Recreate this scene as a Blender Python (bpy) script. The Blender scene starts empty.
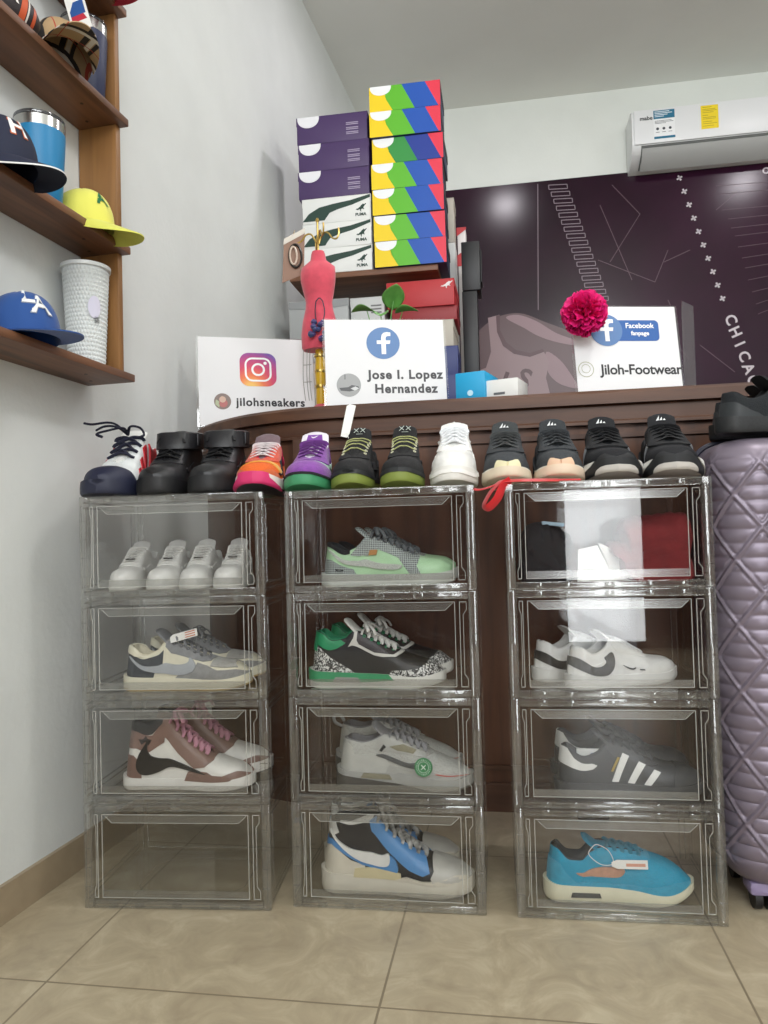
import bpy, bmesh, math, random
from math import sin, cos, pi, radians, sqrt
from mathutils import Vector, Matrix
from mathutils.geometry import tessellate_polygon
random.seed(7)
SC = bpy.context.scene
COL = SC.collection

# ------------------------------------------------------------------ camera
FPX, YAW, PITCH, ROLL, CAMH = 751.27, .1632, .0293, .0268, .7787
fw = Vector((-sin(YAW) * cos(PITCH), cos(YAW) * cos(PITCH), sin(PITCH)))
rt0 = Vector((cos(YAW), sin(YAW), 0)); up0 = rt0.cross(fw)
rt = cos(ROLL) * rt0 - sin(ROLL) * up0
up = cos(ROLL) * up0 + sin(ROLL) * rt0
cam = bpy.data.cameras.new('camera')
cam.sensor_fit = 'VERTICAL'; cam.sensor_height = 36; cam.lens = FPX / 1024 * 36
cam.clip_start = .02
camo = bpy.data.objects.new('camera', cam); COL.objects.link(camo)
camo.matrix_world = Matrix(((rt.x, up.x, -fw.x, 0), (rt.y, up.y, -fw.y, 0), (rt.z, up.z, -fw.z, CAMH), (0, 0, 0, 1)))
SC.camera = camo

# ------------------------------------------------------------------ light
SC.view_settings.view_transform = 'Standard'; SC.view_settings.look = 'None'
SC.view_settings.gamma = 1; SC.view_settings.use_curve_mapping = False
SC.view_settings.exposure = 0.08
try:
    SC.cycles.use_denoising = True
    SC.cycles.max_bounces = 10; SC.cycles.diffuse_bounces = 5; SC.cycles.glossy_bounces = 5
    SC.cycles.transmission_bounces = 6; SC.cycles.transparent_max_bounces = 48
    SC.cycles.caustics_reflective = False; SC.cycles.caustics_refractive = False
    SC.cycles.sample_clamp_indirect = 4
except Exception: pass
wd = bpy.data.worlds.new('sky'); SC.world = wd; wd.use_nodes = True
bg = wd.node_tree.nodes['Background']; bg.inputs[0].default_value = (.8, .9, 1, 1); bg.inputs[1].default_value = 1.0
FRONT_Y = -1.9                       # the street side of the shop, behind the camera
def area(name, loc, rot, sx, sy, power, col=(1, 1, 1)):
    l = bpy.data.lights.new(name, 'AREA'); l.shape = 'RECTANGLE'; l.size = sx; l.size_y = sy; l.energy = power; l.color = col
    o = bpy.data.objects.new(name, l); COL.objects.link(o); o.location = loc; o.rotation_euler = rot
    return o
area('daylight_through_doorway', (.755, FRONT_Y + .02, 1.1), (radians(90), 0, 0), .48, 2.1, 30, (.97, .99, 1))
area('daylight_through_transom', (.6, FRONT_Y + .02, 2.75), (radians(90), 0, 0), 3.2, 1.0, 86, (.97, .99, 1))  # added wide fill, unseen and too high to mirror in the boxes
area('ceiling_lamp', (.06, 3.2, 3.36), (0, 0, 0), .16, .16, 9, (1, .95, 1))
area('ceiling_lamp', (1.83, 3.2, 3.36), (0, 0, 0), .16, .16, 9, (1, .95, 1))
pl_ = bpy.data.lights.new('pendant_lamp', 'POINT'); pl_.energy = 34; pl_.color = (1, .98, .97); pl_.shadow_soft_size = .16  # added unseen point fill that brightens the ceiling and walls
plo = bpy.data.objects.new('pendant_lamp', pl_); COL.objects.link(plo); plo.location = (.9, 1.2, 2.75)

# ------------------------------------------------------------------ materials
def lin(h):
    h = h.lstrip('#'); v = [int(h[i:i + 2], 16) / 255 for i in (0, 2, 4)]
    return tuple(x / 12.92 if x <= .04045 else ((x + .055) / 1.055) ** 2.4 for x in v) + (1,)
_M = {}
def mat(name, hexc, rough=.5, metal=0, noise=0, nscale=60, bump=0, bscale=200, spec=.5, alt=None, emit=None, sheen=0):
    if name in _M: return _M[name]
    m = bpy.data.materials.new(name); m.use_nodes = True; nt = m.node_tree; b = nt.nodes['Principled BSDF']
    b.inputs['Base Color'].default_value = lin(hexc); b.inputs['Roughness'].default_value = rough
    b.inputs['Metallic'].default_value = metal; b.inputs['Specular IOR Level'].default_value = spec
    if sheen and sum(lin(hexc)[:3]) > .25: b.inputs['Sheen Weight'].default_value = sheen
    tc = nt.nodes.new('ShaderNodeTexCoord')
    if noise or alt:
        n = nt.nodes.new('ShaderNodeTexNoise'); n.inputs['Scale'].default_value = nscale; n.inputs['Detail'].default_value = 4
        nt.links.new(tc.outputs['Object'], n.inputs['Vector'])
        r = nt.nodes.new('ShaderNodeValToRGB'); c = lin(hexc)
        r.color_ramp.elements[0].position = .3; r.color_ramp.elements[1].position = .7
        if alt: r.color_ramp.elements[0].color = c; r.color_ramp.elements[1].color = lin(alt)
        else:
            r.color_ramp.elements[0].color = tuple(x * (1 - noise) for x in c[:3]) + (1,)
            r.color_ramp.elements[1].color = tuple(min(1, x * (1 + noise)) for x in c[:3]) + (1,)
        nt.links.new(n.outputs['Fac'], r.inputs['Fac']); nt.links.new(r.outputs['Color'], b.inputs['Base Color'])
    if bump:
        n2 = nt.nodes.new('ShaderNodeTexNoise'); n2.inputs['Scale'].default_value = bscale; n2.inputs['Detail'].default_value = 3
        nt.links.new(tc.outputs['Object'], n2.inputs['Vector'])
        bp = nt.nodes.new('ShaderNodeBump'); bp.inputs['Strength'].default_value = bump; bp.inputs['Distance'].default_value = .004
        nt.links.new(n2.outputs['Fac'], bp.inputs['Height']); nt.links.new(bp.outputs['Normal'], b.inputs['Normal'])
    if emit:
        b.inputs['Emission Color'].default_value = lin(hexc); b.inputs['Emission Strength'].default_value = emit
    _M[name] = m; return m
def leather(h): return mat('leather_' + h, h, .42, noise=.06, nscale=40, bump=.15, bscale=300)
def suede(h): return mat('suede_' + h, h, .85, noise=.12, nscale=90, bump=.35, bscale=500, sheen=.2)
def mesh_cloth(h):
    k = 'knit_' + h
    if k in _M: return _M[k]
    m = mat(k, h, .8, spec=.3); nt = m.node_tree; b = nt.nodes['Principled BSDF']
    tc = nt.nodes.new('ShaderNodeTexCoord'); v = nt.nodes.new('ShaderNodeTexVoronoi'); v.inputs['Scale'].default_value = 380
    nt.links.new(tc.outputs['Object'], v.inputs['Vector'])
    r = nt.nodes.new('ShaderNodeValToRGB'); c = lin(h)
    r.color_ramp.elements[0].color = tuple(x * .7 for x in c[:3]) + (1,); r.color_ramp.elements[1].color = tuple(min(1, x * 1.1) for x in c[:3]) + (1,)
    r.color_ramp.elements[0].position = .1; r.color_ramp.elements[1].position = .5
    nt.links.new(v.outputs['Distance'], r.inputs['Fac']); nt.links.new(r.outputs['Color'], b.inputs['Base Color'])
    bp = nt.nodes.new('ShaderNodeBump'); bp.inputs['Strength'].default_value = .3; bp.inputs['Distance'].default_value = .002
    nt.links.new(v.outputs['Distance'], bp.inputs['Height']); nt.links.new(bp.outputs['Normal'], b.inputs['Normal'])
    return m
def rubber(h): return mat('rubber_' + h, h, .55, noise=.04, nscale=30)
def lace_cloth(h): return mat('lace_cloth_' + h, h, .8, bump=.2, bscale=900)
def paint(h, r=.45): return mat('paint_%s_%g' % (h, r), h, r)
def cracked(name, base, line, scale):
    if name in _M: return _M[name]
    m = mat(name, base, .5); nt = m.node_tree; b = nt.nodes['Principled BSDF']
    tc = nt.nodes.new('ShaderNodeTexCoord'); v = nt.nodes.new('ShaderNodeTexVoronoi'); v.feature = 'DISTANCE_TO_EDGE'; v.inputs['Scale'].default_value = scale
    nz = nt.nodes.new('ShaderNodeTexNoise'); nz.inputs['Scale'].default_value = scale * .7
    mx = nt.nodes.new('ShaderNodeMixRGB'); mx.inputs[0].default_value = .04
    nt.links.new(tc.outputs['Object'], nz.inputs['Vector']); nt.links.new(tc.outputs['Object'], mx.inputs[1]); nt.links.new(nz.outputs['Color'], mx.inputs[2])
    nt.links.new(mx.outputs[0], v.inputs['Vector'])
    r = nt.nodes.new('ShaderNodeValToRGB'); r.color_ramp.elements[0].color = lin(line); r.color_ramp.elements[1].color = lin(base)
    r.color_ramp.elements[0].position = .09; r.color_ramp.elements[1].position = .14
    nt.links.new(v.outputs['Distance'], r.inputs['Fac']); nt.links.new(r.outputs['Color'], b.inputs['Base Color'])
    return m
def wood(name, dark, light, rough=.4, axis='X', scale=14, bump=.1):
    if name in _M: return _M[name]
    m = mat(name, dark, rough); nt = m.node_tree; b = nt.nodes['Principled BSDF']
    tc = nt.nodes.new('ShaderNodeTexCoord'); mp = nt.nodes.new('ShaderNodeMapping')
    sc = {'X': (.08, 1, 1), 'Y': (1, .08, 1), 'Z': (1, 1, .08)}[axis]
    mp.inputs['Scale'].default_value = sc
    n = nt.nodes.new('ShaderNodeTexNoise'); n.inputs['Scale'].default_value = scale * 3; n.inputs['Detail'].default_value = 6; n.inputs['Distortion'].default_value = .6
    nt.links.new(tc.outputs['Object'], mp.inputs['Vector']); nt.links.new(mp.outputs['Vector'], n.inputs['Vector'])
    r = nt.nodes.new('ShaderNodeValToRGB'); r.color_ramp.elements[0].color = lin(dark); r.color_ramp.elements[1].color = lin(light)
    r.color_ramp.elements[0].position = .32; r.color_ramp.elements[1].position = .68
    nt.links.new(n.outputs['Fac'], r.inputs['Fac']); nt.links.new(r.outputs['Color'], b.inputs['Base Color'])
    bp = nt.nodes.new('ShaderNodeBump'); bp.inputs['Strength'].default_value = bump; bp.inputs['Distance'].default_value = .003
    nt.links.new(n.outputs['Fac'], bp.inputs['Height']); nt.links.new(bp.outputs['Normal'], b.inputs['Normal'])
    return m
def clear(name, tint, gloss_min, gloss_graze, body=0, body_hex='#b8b8b4', rough=.04):
    """clear plastic: mostly transparent, a little gloss, optionally a milky body"""
    if name in _M: return _M[name]
    m = bpy.data.materials.new(name); m.use_nodes = True; nt = m.node_tree; nt.nodes.clear()
    out = nt.nodes.new('ShaderNodeOutputMaterial'); tr = nt.nodes.new('ShaderNodeBsdfTransparent'); tr.inputs[0].default_value = tint + (1,)
    gl = nt.nodes.new('ShaderNodeBsdfGlossy'); gl.inputs['Roughness'].default_value = rough; gl.inputs[0].default_value = (1, 1, 1, 1)
    lw = nt.nodes.new('ShaderNodeLayerWeight'); lw.inputs['Blend'].default_value = .5
    pw = nt.nodes.new('ShaderNodeMath'); pw.operation = 'POWER'; pw.inputs[1].default_value = 4
    ml = nt.nodes.new('ShaderNodeMath'); ml.operation = 'MULTIPLY_ADD'; ml.inputs[1].default_value = gloss_graze; ml.inputs[2].default_value = gloss_min
    nt.links.new(lw.outputs['Facing'], pw.inputs[0]); nt.links.new(pw.outputs[0], ml.inputs[0])
    mx = nt.nodes.new('ShaderNodeMixShader')
    base = tr
    if body:
        df = nt.nodes.new('ShaderNodeBsdfDiffuse'); df.inputs[0].default_value = lin(body_hex)
        tl = nt.nodes.new('ShaderNodeBsdfTranslucent'); tl.inputs[0].default_value = lin(body_hex)
        md = nt.nodes.new('ShaderNodeMixShader'); md.inputs[0].default_value = .4
        nt.links.new(df.outputs[0], md.inputs[1]); nt.links.new(tl.outputs[0], md.inputs[2])
        mb = nt.nodes.new('ShaderNodeMixShader'); mb.inputs[0].default_value = body
        nt.links.new(tr.outputs[0], mb.inputs[1]); nt.links.new(md.outputs[0], mb.inputs[2]); base = mb
    nt.links.new(ml.outputs[0], mx.inputs[0]); nt.links.new(base.outputs[0], mx.inputs[1]); nt.links.new(gl.outputs[0], mx.inputs[2])
    nt.links.new(mx.outputs[0], out.inputs[0])
    _M[name] = m; return m

# ------------------------------------------------------------------ mesh helpers
class MB:
    def __init__(s): s.v = []; s.f = []; s.mi = []
    def add(s, vs, fs, mi=0):
        o = len(s.v); s.v += [tuple(v) for v in vs]; s.f += [tuple(i + o for i in f) for f in fs]; s.mi += [mi] * len(fs); return s
    def box(s, c, d, rz=0, mi=0, bev=0):
        x, y, z = d[0] / 2, d[1] / 2, d[2] / 2
        if bev and min(x, y, z) > bev * 1.05:
            bm = bmesh.new(); bmesh.ops.create_cube(bm, size=1)
            bmesh.ops.scale(bm, vec=d, verts=bm.verts); bmesh.ops.bevel(bm, geom=bm.edges[:], offset=bev, segments=2, affect='EDGES', profile=.5)
            vs = [v.co.copy() for v in bm.verts]; fs = [[v.index for v in f.verts] for f in bm.faces]; bm.free()
        else:
            vs = [Vector((sx * x, sy * y, sz * z)) for sz in (-1, 1) for sy in (-1, 1) for sx in (-1, 1)]
            fs = [(0, 2, 3, 1), (4, 5, 7, 6), (0, 1, 5, 4), (2, 6, 7, 3), (0, 4, 6, 2), (1, 3, 7, 5)]
        R = Matrix.Rotation(rz, 3, 'Z'); cc = Vector(c)
        return s.add([R @ Vector(v) + cc for v in vs], fs, mi)
    def bb(s, a, b, mi=0, bev=0):
        return s.box([(a[i] + b[i]) / 2 for i in range(3)], [abs(b[i] - a[i]) for i in range(3)], 0, mi, bev)
    def tube(s, path, rx, ry=None, k=8, mi=0, closed=False, cap=True, upv=(0, 0, 1)):
        ry = ry or rx; P = [Vector(p) for p in path]; n = len(P); vs = []; prev = None
        for i in range(n):
            a = P[(i - 1) % n] if (closed or i > 0) else P[i]; b = P[(i + 1) % n] if (closed or i < n - 1) else P[i]
            t = (b - a).normalized(); 
            ref = Vector(upv) if prev is None else prev
            nn = ref - t * ref.dot(t)
            if nn.length < 1e-4: nn = t.orthogonal()
            nn.normalize(); prev = nn; bn = t.cross(nn)
            r1 = rx[i] if isinstance(rx, (list, tuple)) else rx; r2 = ry[i] if isinstance(ry, (list, tuple)) else ry
            for j in range(k):
                an = 2 * pi * j / k; vs.append(P[i] + bn * cos(an) * r1 + nn * sin(an) * r2)
        fs = []
        for i in range(n if closed else n - 1):
            for j in range(k):
                fs.append((i * k + j, i * k + (j + 1) % k, ((i + 1) % n) * k + (j + 1) % k, ((i + 1) % n) * k + j))
        if cap and not closed: fs += [tuple(range(k))[::-1], tuple((n - 1) * k + j for j in range(k))]
        return s.add(vs, fs, mi)
    def lathe(s, prof, c=(0, 0, 0), k=40, mi=0, cap=True):
        vs = []; n = len(prof)
        for r, z in prof:
            for j in range(k):
                a = 2 * pi * j / k; vs.append((c[0] + r * cos(a), c[1] + r * sin(a), c[2] + z))
        fs = [(i * k + j, i * k + (j + 1) % k, (i + 1) * k + (j + 1) % k, (i + 1) * k + j) for i in range(n - 1) for j in range(k)]
        if cap: fs += [tuple(range(k))[::-1], tuple((n - 1) * k + j for j in range(k))]
        return s.add(vs, fs, mi)
    def prism(s, poly, axis, a, b, mi=0):
        """poly: 2d outline; axis 'y': (x,z) extruded in y; 'x': (y,z) in x; 'z': (x,y) in z"""
        f = {'y': lambda p, t: (p[0], t, p[1]), 'x': lambda p, t: (t, p[0], p[1]), 'z': lambda p, t: (p[0], p[1], t)}[axis]
        n = len(poly); tr = tessellate_polygon([[Vector((p[0], p[1], 0)) for p in poly]])
        vs = [f(p, a) for p in poly] + [f(p, b) for p in poly]
        fs = [tuple(t) for t in tr] + [tuple(i + n for i in t[::-1]) for t in tr] + [((i + 1) % n, i, i + n, (i + 1) % n + n) for i in range(n)]
        return s.add(vs, fs, mi)
    def build(s, name, mats, parent=None, smooth=35, loc=None, rot=None):
        me = bpy.data.meshes.new(name); me.from_pydata(s.v, [], s.f); me.validate()
        for m in (mats if isinstance(mats, (list, tuple)) else [mats]): me.materials.append(m)
        if len(s.mi) == len(me.polygons): me.polygons.foreach_set('material_index', s.mi)
        bm = bmesh.new(); bm.from_mesh(me); bmesh.ops.remove_doubles(bm, verts=bm.verts, dist=1e-6); bmesh.ops.recalc_face_normals(bm, faces=bm.faces); bm.to_mesh(me); bm.free()
        if smooth:
            me.polygons.foreach_set('use_smooth', [True] * len(me.polygons))
            try: me.set_sharp_from_angle(angle=radians(smooth))
            except Exception: pass
        o = bpy.data.objects.new(name, me); COL.objects.link(o)
        if parent: o.parent = parent
        if loc: o.location = loc
        if rot: o.rotation_euler = rot
        return o
def tag(o, label, cat=None, group=None, kind=None):
    if label: o['label'] = label
    if cat: o['category'] = cat
    if group: o['group'] = group
    if kind: o['kind'] = kind
    return o
def thing(name, label, cat, loc=(0, 0, 0), rz=0, group=None, rot=None):
    o = bpy.data.objects.new(name, None); COL.objects.link(o); o.empty_display_size = .05
    o.location = loc; o.rotation_euler = rot or (0, 0, rz)
    return tag(o, label, cat, group)
def struct(o): o['kind'] = 'structure'; return o
def cmr(cp, s):
    """smooth interpolation through control points [(s,v)..]"""
    n = len(cp)
    if s <= cp[0][0]: return cp[0][1]
    if s >= cp[-1][0]: return cp[-1][1]
    for i in range(n - 1):
        if cp[i][0] <= s <= cp[i + 1][0]: break
    x0, y0 = cp[i]; x1, y1 = cp[i + 1]; h = x1 - x0; u = (s - x0) / h
    def sl(j):
        if j == 0: return (cp[1][1] - cp[0][1]) / (cp[1][0] - cp[0][0])
        if j == n - 1: return (cp[-1][1] - cp[-2][1]) / (cp[-1][0] - cp[-2][0])
        d0 = (cp[j][1] - cp[j - 1][1]) / (cp[j][0] - cp[j - 1][0]); d1 = (cp[j + 1][1] - cp[j][1]) / (cp[j + 1][0] - cp[j][0])
        return 0 if d0 * d1 <= 0 else 2 * d0 * d1 / (d0 + d1)
    m0, m1 = sl(i) * h, sl(i + 1) * h
    return (2 * u**3 - 3 * u**2 + 1) * y0 + (u**3 - 2 * u**2 + u) * m0 + (-2 * u**3 + 3 * u**2) * y1 + (u**3 - u**2) * m1
def smooth_poly(p, k=5):
    n = len(p); out = []
    for i in range(n):
        a, b, c, d = [p[(i + j) % n] for j in (-1, 0, 1, 2)]
        for q in range(k):
            u = q / k
            out.append(tuple(.5 * (2 * b[j] + (c[j] - a[j]) * u + (2 * a[j] - 5 * b[j] + 4 * c[j] - d[j]) * u * u + (3 * b[j] - a[j] - 3 * c[j] + d[j]) * u**3) for j in (0, 1)))
    return out
def spline(p, k=6):
    out = []; n = len(p); P = [Vector(q) for q in p]
    for i in range(n - 1):
        a, b, c, d = P[max(i - 1, 0)], P[i], P[i + 1], P[min(i + 2, n - 1)]
        for q in range(k):
            u = q / k; out.append(.5 * (2 * b + (c - a) * u + (2 * a - 5 * b + 4 * c - d) * u * u + (3 * b - a - 3 * c + d) * u**3))
    return out + [P[-1]]
def cut_poly(poly, xs, ys):
    """2d polygon triangulated and cut along a grid -> verts, faces, boundary edges"""
    bm = bmesh.new(); vs = [bm.verts.new((p[0], p[1], 0)) for p in poly]
    for t in tessellate_polygon([[Vector((p[0], p[1], 0)) for p in poly]]):
        try: bm.faces.new([vs[i] for i in t])
        except ValueError: pass
    for ax, L in ((0, xs), (1, ys)):
        for q in L:
            co = [0, 0, 0]; no = [0, 0, 0]; co[ax] = q; no[ax] = 1
            bmesh.ops.bisect_plane(bm, geom=bm.verts[:] + bm.edges[:] + bm.faces[:], dist=1e-6, plane_co=co, plane_no=no)
    bmesh.ops.remove_doubles(bm, verts=bm.verts, dist=1e-6)
    bm.verts.index_update()
    V = [(v.co.x, v.co.y) for v in bm.verts]; F = [[v.index for v in q.verts] for q in bm.faces]
    E = [(e.verts[0].index, e.verts[1].index) for e in bm.edges if len(e.link_faces) == 1]; bm.free()
    return V, F, E
def frange(a, b, st):
    n = max(1, int(math.ceil((b - a) / st))); return [a + (b - a) * i / n for i in range(1, n)]
_txt = {}
def text_mesh(body, size, align='CENTER', bold=0, spacing=1, shear=0):
    key = (body, size, align, bold, spacing, shear)
    if key in _txt: return _txt[key]
    cu = bpy.data.curves.new('lettering', 'FONT'); cu.body = body; cu.size = size; cu.align_x = align; cu.align_y = 'CENTER'; cu.resolution_u = 3
    cu.offset = bold; cu.space_character = spacing; cu.shear = shear
    o = bpy.data.objects.new('lettering', cu); COL.objects.link(o); bpy.context.view_layer.update()
    me = bpy.data.meshes.new_from_object(o.evaluated_get(bpy.context.evaluated_depsgraph_get()))
    V = [(v.co.x, v.co.y) for v in me.vertices]; F = [tuple(p.vertices) for p in me.polygons]
    bpy.data.objects.remove(o); bpy.data.curves.remove(cu); bpy.data.meshes.remove(me)
    _txt[key] = (V, F); return V, F
def lettering(name, body, size, m, parent, f, **kw):
    """lettering laid on a surface: f(u, v) -> point"""
    V, F = text_mesh(body, size, **kw)
    mb = MB(); mb.add([f(u, v) for u, v in V], F); return mb.build(name, m, parent, smooth=0)
def disc(r, k=32, c=(0, 0)): return [(c[0] + r * cos(2 * pi * i / k), c[1] + r * sin(2 * pi * i / k)) for i in range(k)]
def rrect(w, h, r, c=(0, 0), k=6):
    o = []
    for cx, cy, a0 in ((w / 2 - r, h / 2 - r, 0), (-w / 2 + r, h / 2 - r, 90), (-w / 2 + r, -h / 2 + r, 180), (w / 2 - r, -h / 2 + r, 270)):
        for i in range(k + 1):
            a = radians(a0 + 90 * i / k); o.append((c[0] + cx + r * cos(a), c[1] + cy + r * sin(a)))
    return o

# ------------------------------------------------------------------ the room
M_wall = mat('plaster', '#d9dcda', .8, noise=.03, nscale=5, bump=.25, bscale=60)
M_back = mat('plaster_back', '#e4e8e2', .8, noise=.02, nscale=5, bump=.15, bscale=60)
M_ceil = mat('ceiling_paint', '#e6e7e2', .85, noise=.02, nscale=3, bump=.1, bscale=80)
def floor_mat():
    m = bpy.data.materials.new('ceramic_tile'); m.use_nodes = True; nt = m.node_tree; b = nt.nodes['Principled BSDF']
    tc = nt.nodes.new('ShaderNodeTexCoord'); mp = nt.nodes.new('ShaderNodeMapping'); mp.inputs['Location'].default_value = (.8341, -1.2387 + .6, 0)
    nt.links.new(tc.outputs['Object'], mp.inputs['Vector'])
    br = nt.nodes.new('ShaderNodeTexBrick'); br.offset = 0; br.squash = 1
    for k, v in (('Scale', 1), ('Mortar Size', .0022), ('Mortar Smooth', .1), ('Brick Width', .6), ('Row Height', .6), ('Bias', 0)): br.inputs[k].default_value = v
    nt.links.new(mp.outputs['Vector'], br.inputs['Vector'])
    n = nt.nodes.new('ShaderNodeTexNoise'); n.inputs['Scale'].default_value = 9; n.inputs['Detail'].default_value = 9; n.inputs['Roughness'].default_value = .62; n.inputs['Distortion'].default_value = 1.6
    nt.links.new(tc.outputs['Object'], n.inputs['Vector'])
    r = nt.nodes.new('ShaderNodeValToRGB'); e = r.color_ramp.elements
    e[0].position = .3; e[0].color = lin('#a0927a'); e[1].position = .72; e[1].color = lin('#c2b69c')
    x = e.new(.52); x.color = lin('#b0a288')
    nt.links.new(n.outputs['Fac'], r.inputs['Fac'])
    mx = nt.nodes.new('ShaderNodeMixRGB'); mx.inputs[2].default_value = lin('#857862')
    nt.links.new(br.outputs['Fac'], mx.inputs[0]); nt.links.new(r.outputs['Color'], mx.inputs[1]); nt.links.new(mx.outputs[0], b.inputs['Base Color'])
    b.inputs['Roughness'].default_value = .33; b.inputs['Specular IOR Level'].default_value = .35
    bp = nt.nodes.new('ShaderNodeBump'); bp.inputs['Strength'].default_value = .4; bp.inputs['Distance'].default_value = .002; bp.invert = True
    nt.links.new(br.outputs['Fac'], bp.inputs['Height']); nt.links.new(bp.outputs['Normal'], b.inputs['Normal'])
    return m
BACK = 4.6; CEIL = 3.40; RIGHT = 2.9
def wallx(y): return -1.055 + (y - 1.4) * .0662
WANG = math.atan(.0662)
struct(MB().bb((-1.6, FRONT_Y, -.05), (RIGHT, BACK + .1, 0)).build('floor', floor_mat()))
struct(MB().bb((-1.6, FRONT_Y, CEIL), (RIGHT, BACK + .1, CEIL + .08)).build('ceiling', M_ceil))
struct(MB().bb((-1.2, BACK, 0), (RIGHT, BACK + .1, CEIL)).build('wall_back', M_back))
struct(MB().bb((RIGHT, FRONT_Y, 0), (RIGHT + .1, BACK + .1, CEIL)).build('wall_right', M_wall))
struct(MB().prism([(wallx(FRONT_Y), FRONT_Y), (wallx(BACK), BACK), (wallx(BACK) - .12, BACK), (wallx(FRONT_Y) - .12, FRONT_Y)], 'z', 0, CEIL).build('wall_left', M_wall))
fmb = MB()
fmb.bb((-1.6, FRONT_Y - .1, 0), (.5, FRONT_Y, 2.25)); fmb.bb((1.0, FRONT_Y - .1, 0), (RIGHT + .1, FRONT_Y, 2.25))
fmb.bb((-1.6, FRONT_Y - .1, 2.15), (RIGHT + .1, FRONT_Y, 2.25)); fmb.bb((-1.6, FRONT_Y - .1, 3.25), (RIGHT + .1, FRONT_Y, CEIL + .08))
fmb.bb((-1.6, FRONT_Y - .1, 2.25), (-1.0, FRONT_Y, 3.25)); fmb.bb((2.2, FRONT_Y - .1, 2.25), (RIGHT + .1, FRONT_Y, 3.25))
struct(fmb.build('wall_front', mat('front_paint', '#5e302b', .8)))  # maroon chosen so the box fronts pick up a dark red reflection
dm = MB(); dx0, dx1 = .50, 1.0
dm.bb((dx0, FRONT_Y - .06, 0), (dx0 + .045, FRONT_Y - .01, 2.15)); dm.bb((dx1 - .045, FRONT_Y - .06, 0), (dx1, FRONT_Y - .01, 2.15)); dm.bb((dx0 + .045, FRONT_Y - .06, 2.10), (dx1 - .045, FRONT_Y - .01, 2.15))
struct(dm.build('door_1', mat('door_frame_metal', '#2e2a28', .4)))  # unseen frame added to put dark lines into the doorway's reflection
bs = MB(); t0 = .010
bs.prism([(wallx(FRONT_Y) + t0, FRONT_Y), (wallx(BACK) + t0, BACK), (wallx(BACK), BACK), (wallx(FRONT_Y), FRONT_Y)], 'z', 0, .078)
struct(bs.build('baseboard_left', mat('skirting_tile', '#9c8c74', .4, noise=.12, nscale=14)))

# ------------------------------------------------------------------ wooden counter behind the boxes
W_DARK = wood('counter_wood', '#41271a', '#5e3d29', .5, 'X', 9)
W_PANEL = wood('counter_panel_wood', '#4a2d1e', '#663f27', .5, 'Z', 8)
CTOP = 1.115
def counter_path(off):
    """front outline of the counter: straight run, then sweeping back to the side wall"""
    base = [(2.0, 1.885), (1.2, 1.885), (.5, 1.885), (0, 1.885), (-.35, 1.885), (-.50, 1.89), (-.60, 1.912), (-.70, 1.955), (-.79, 2.02), (-.865, 2.09), (-.925, 2.17), (-.95, 2.26)]
    P = [Vector((x, y, 0)) for x, y in base]; P = spline(P, 4); out = []
    for i, p in enumerate(P):
        a = P[max(i - 1, 0)]; b = P[min(i + 1, len(P) - 1)]; t = (b - a).normalized(); n = Vector((t.y, -t.x, 0))
        out.append(p + n * off)
    return out
def counter_strip(name, o0, o1, z0, z1, m, parent, bev=.004):
    A = counter_path(o0); B = counter_path(o1); mb = MB(); vs = []
    for a, b in zip(A, B): vs += [(a.x, a.y, z0), (a.x, a.y, z1 - bev), (a.x + (b.x - a.x) * bev / max(abs(o1 - o0), .01), a.y + (b.y - a.y) * bev / max(abs(o1 - o0), .01), z1), (b.x, b.y, z1), (b.x, b.y, z0)]
    n = len(A); fs = []
    for i in range(n - 1):
        for j in range(5): fs.append((i * 5 + j, i * 5 + (j + 1) % 5, (i + 1) * 5 + (j + 1) % 5, (i + 1) * 5 + j))
    fs += [tuple(range(5))[::-1], tuple((n - 1) * 5 + j for j in range(5))]
    mb.add(vs, fs); return mb.build(name, m, parent)
ct = thing('reception_counter', 'long dark brown wooden counter standing behind the clear shoe boxes', 'counter', (0, 0, 0))
# note: counter_path runs from +x to -x so a positive offset moves away from the viewer's side
sgn = 1 if counter_path(.1)[2].y > counter_path(0)[2].y else -1
counter_strip('countertop', sgn * -.004, sgn * .34, CTOP - .034, CTOP, W_DARK, ct, .008)
counter_strip('upper_rail', sgn * .012, sgn * .05, CTOP - .075, CTOP - .034, W_DARK, ct)
counter_strip('molding', sgn * .004, sgn * .03, CTOP - .083, CTOP - .072, W_DARK, ct)
counter_strip('front_panel', sgn * .022, sgn * .05, .10, CTOP - .075, W_PANEL, ct)
counter_strip('bottom_rail', sgn * .010, sgn * .05, .085, .155, W_DARK, ct)
for xx in (-.52, .98):
    mb = MB(); mb.bb((xx - .03, 1.893, .155), (xx + .03, 1.912, CTOP - .083), bev=.003); mb.build('stile', W_DARK, ct)
for z0, z1 in ((1.0, 1.012), (.185, .197)):
    MB().bb((-.49, 1.899, z0), (.95, 1.908, z1)).build('panel_molding', W_DARK, ct)
for xx, yy in ((-.45, 1.99), (.2, 2.12), (.9, 1.99), (1.6, 1.99)):
    MB().bb((xx - .04, yy - .04, 0), (xx + .04, yy + .04, .1), bev=.004).build('foot', W_DARK, ct)

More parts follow.
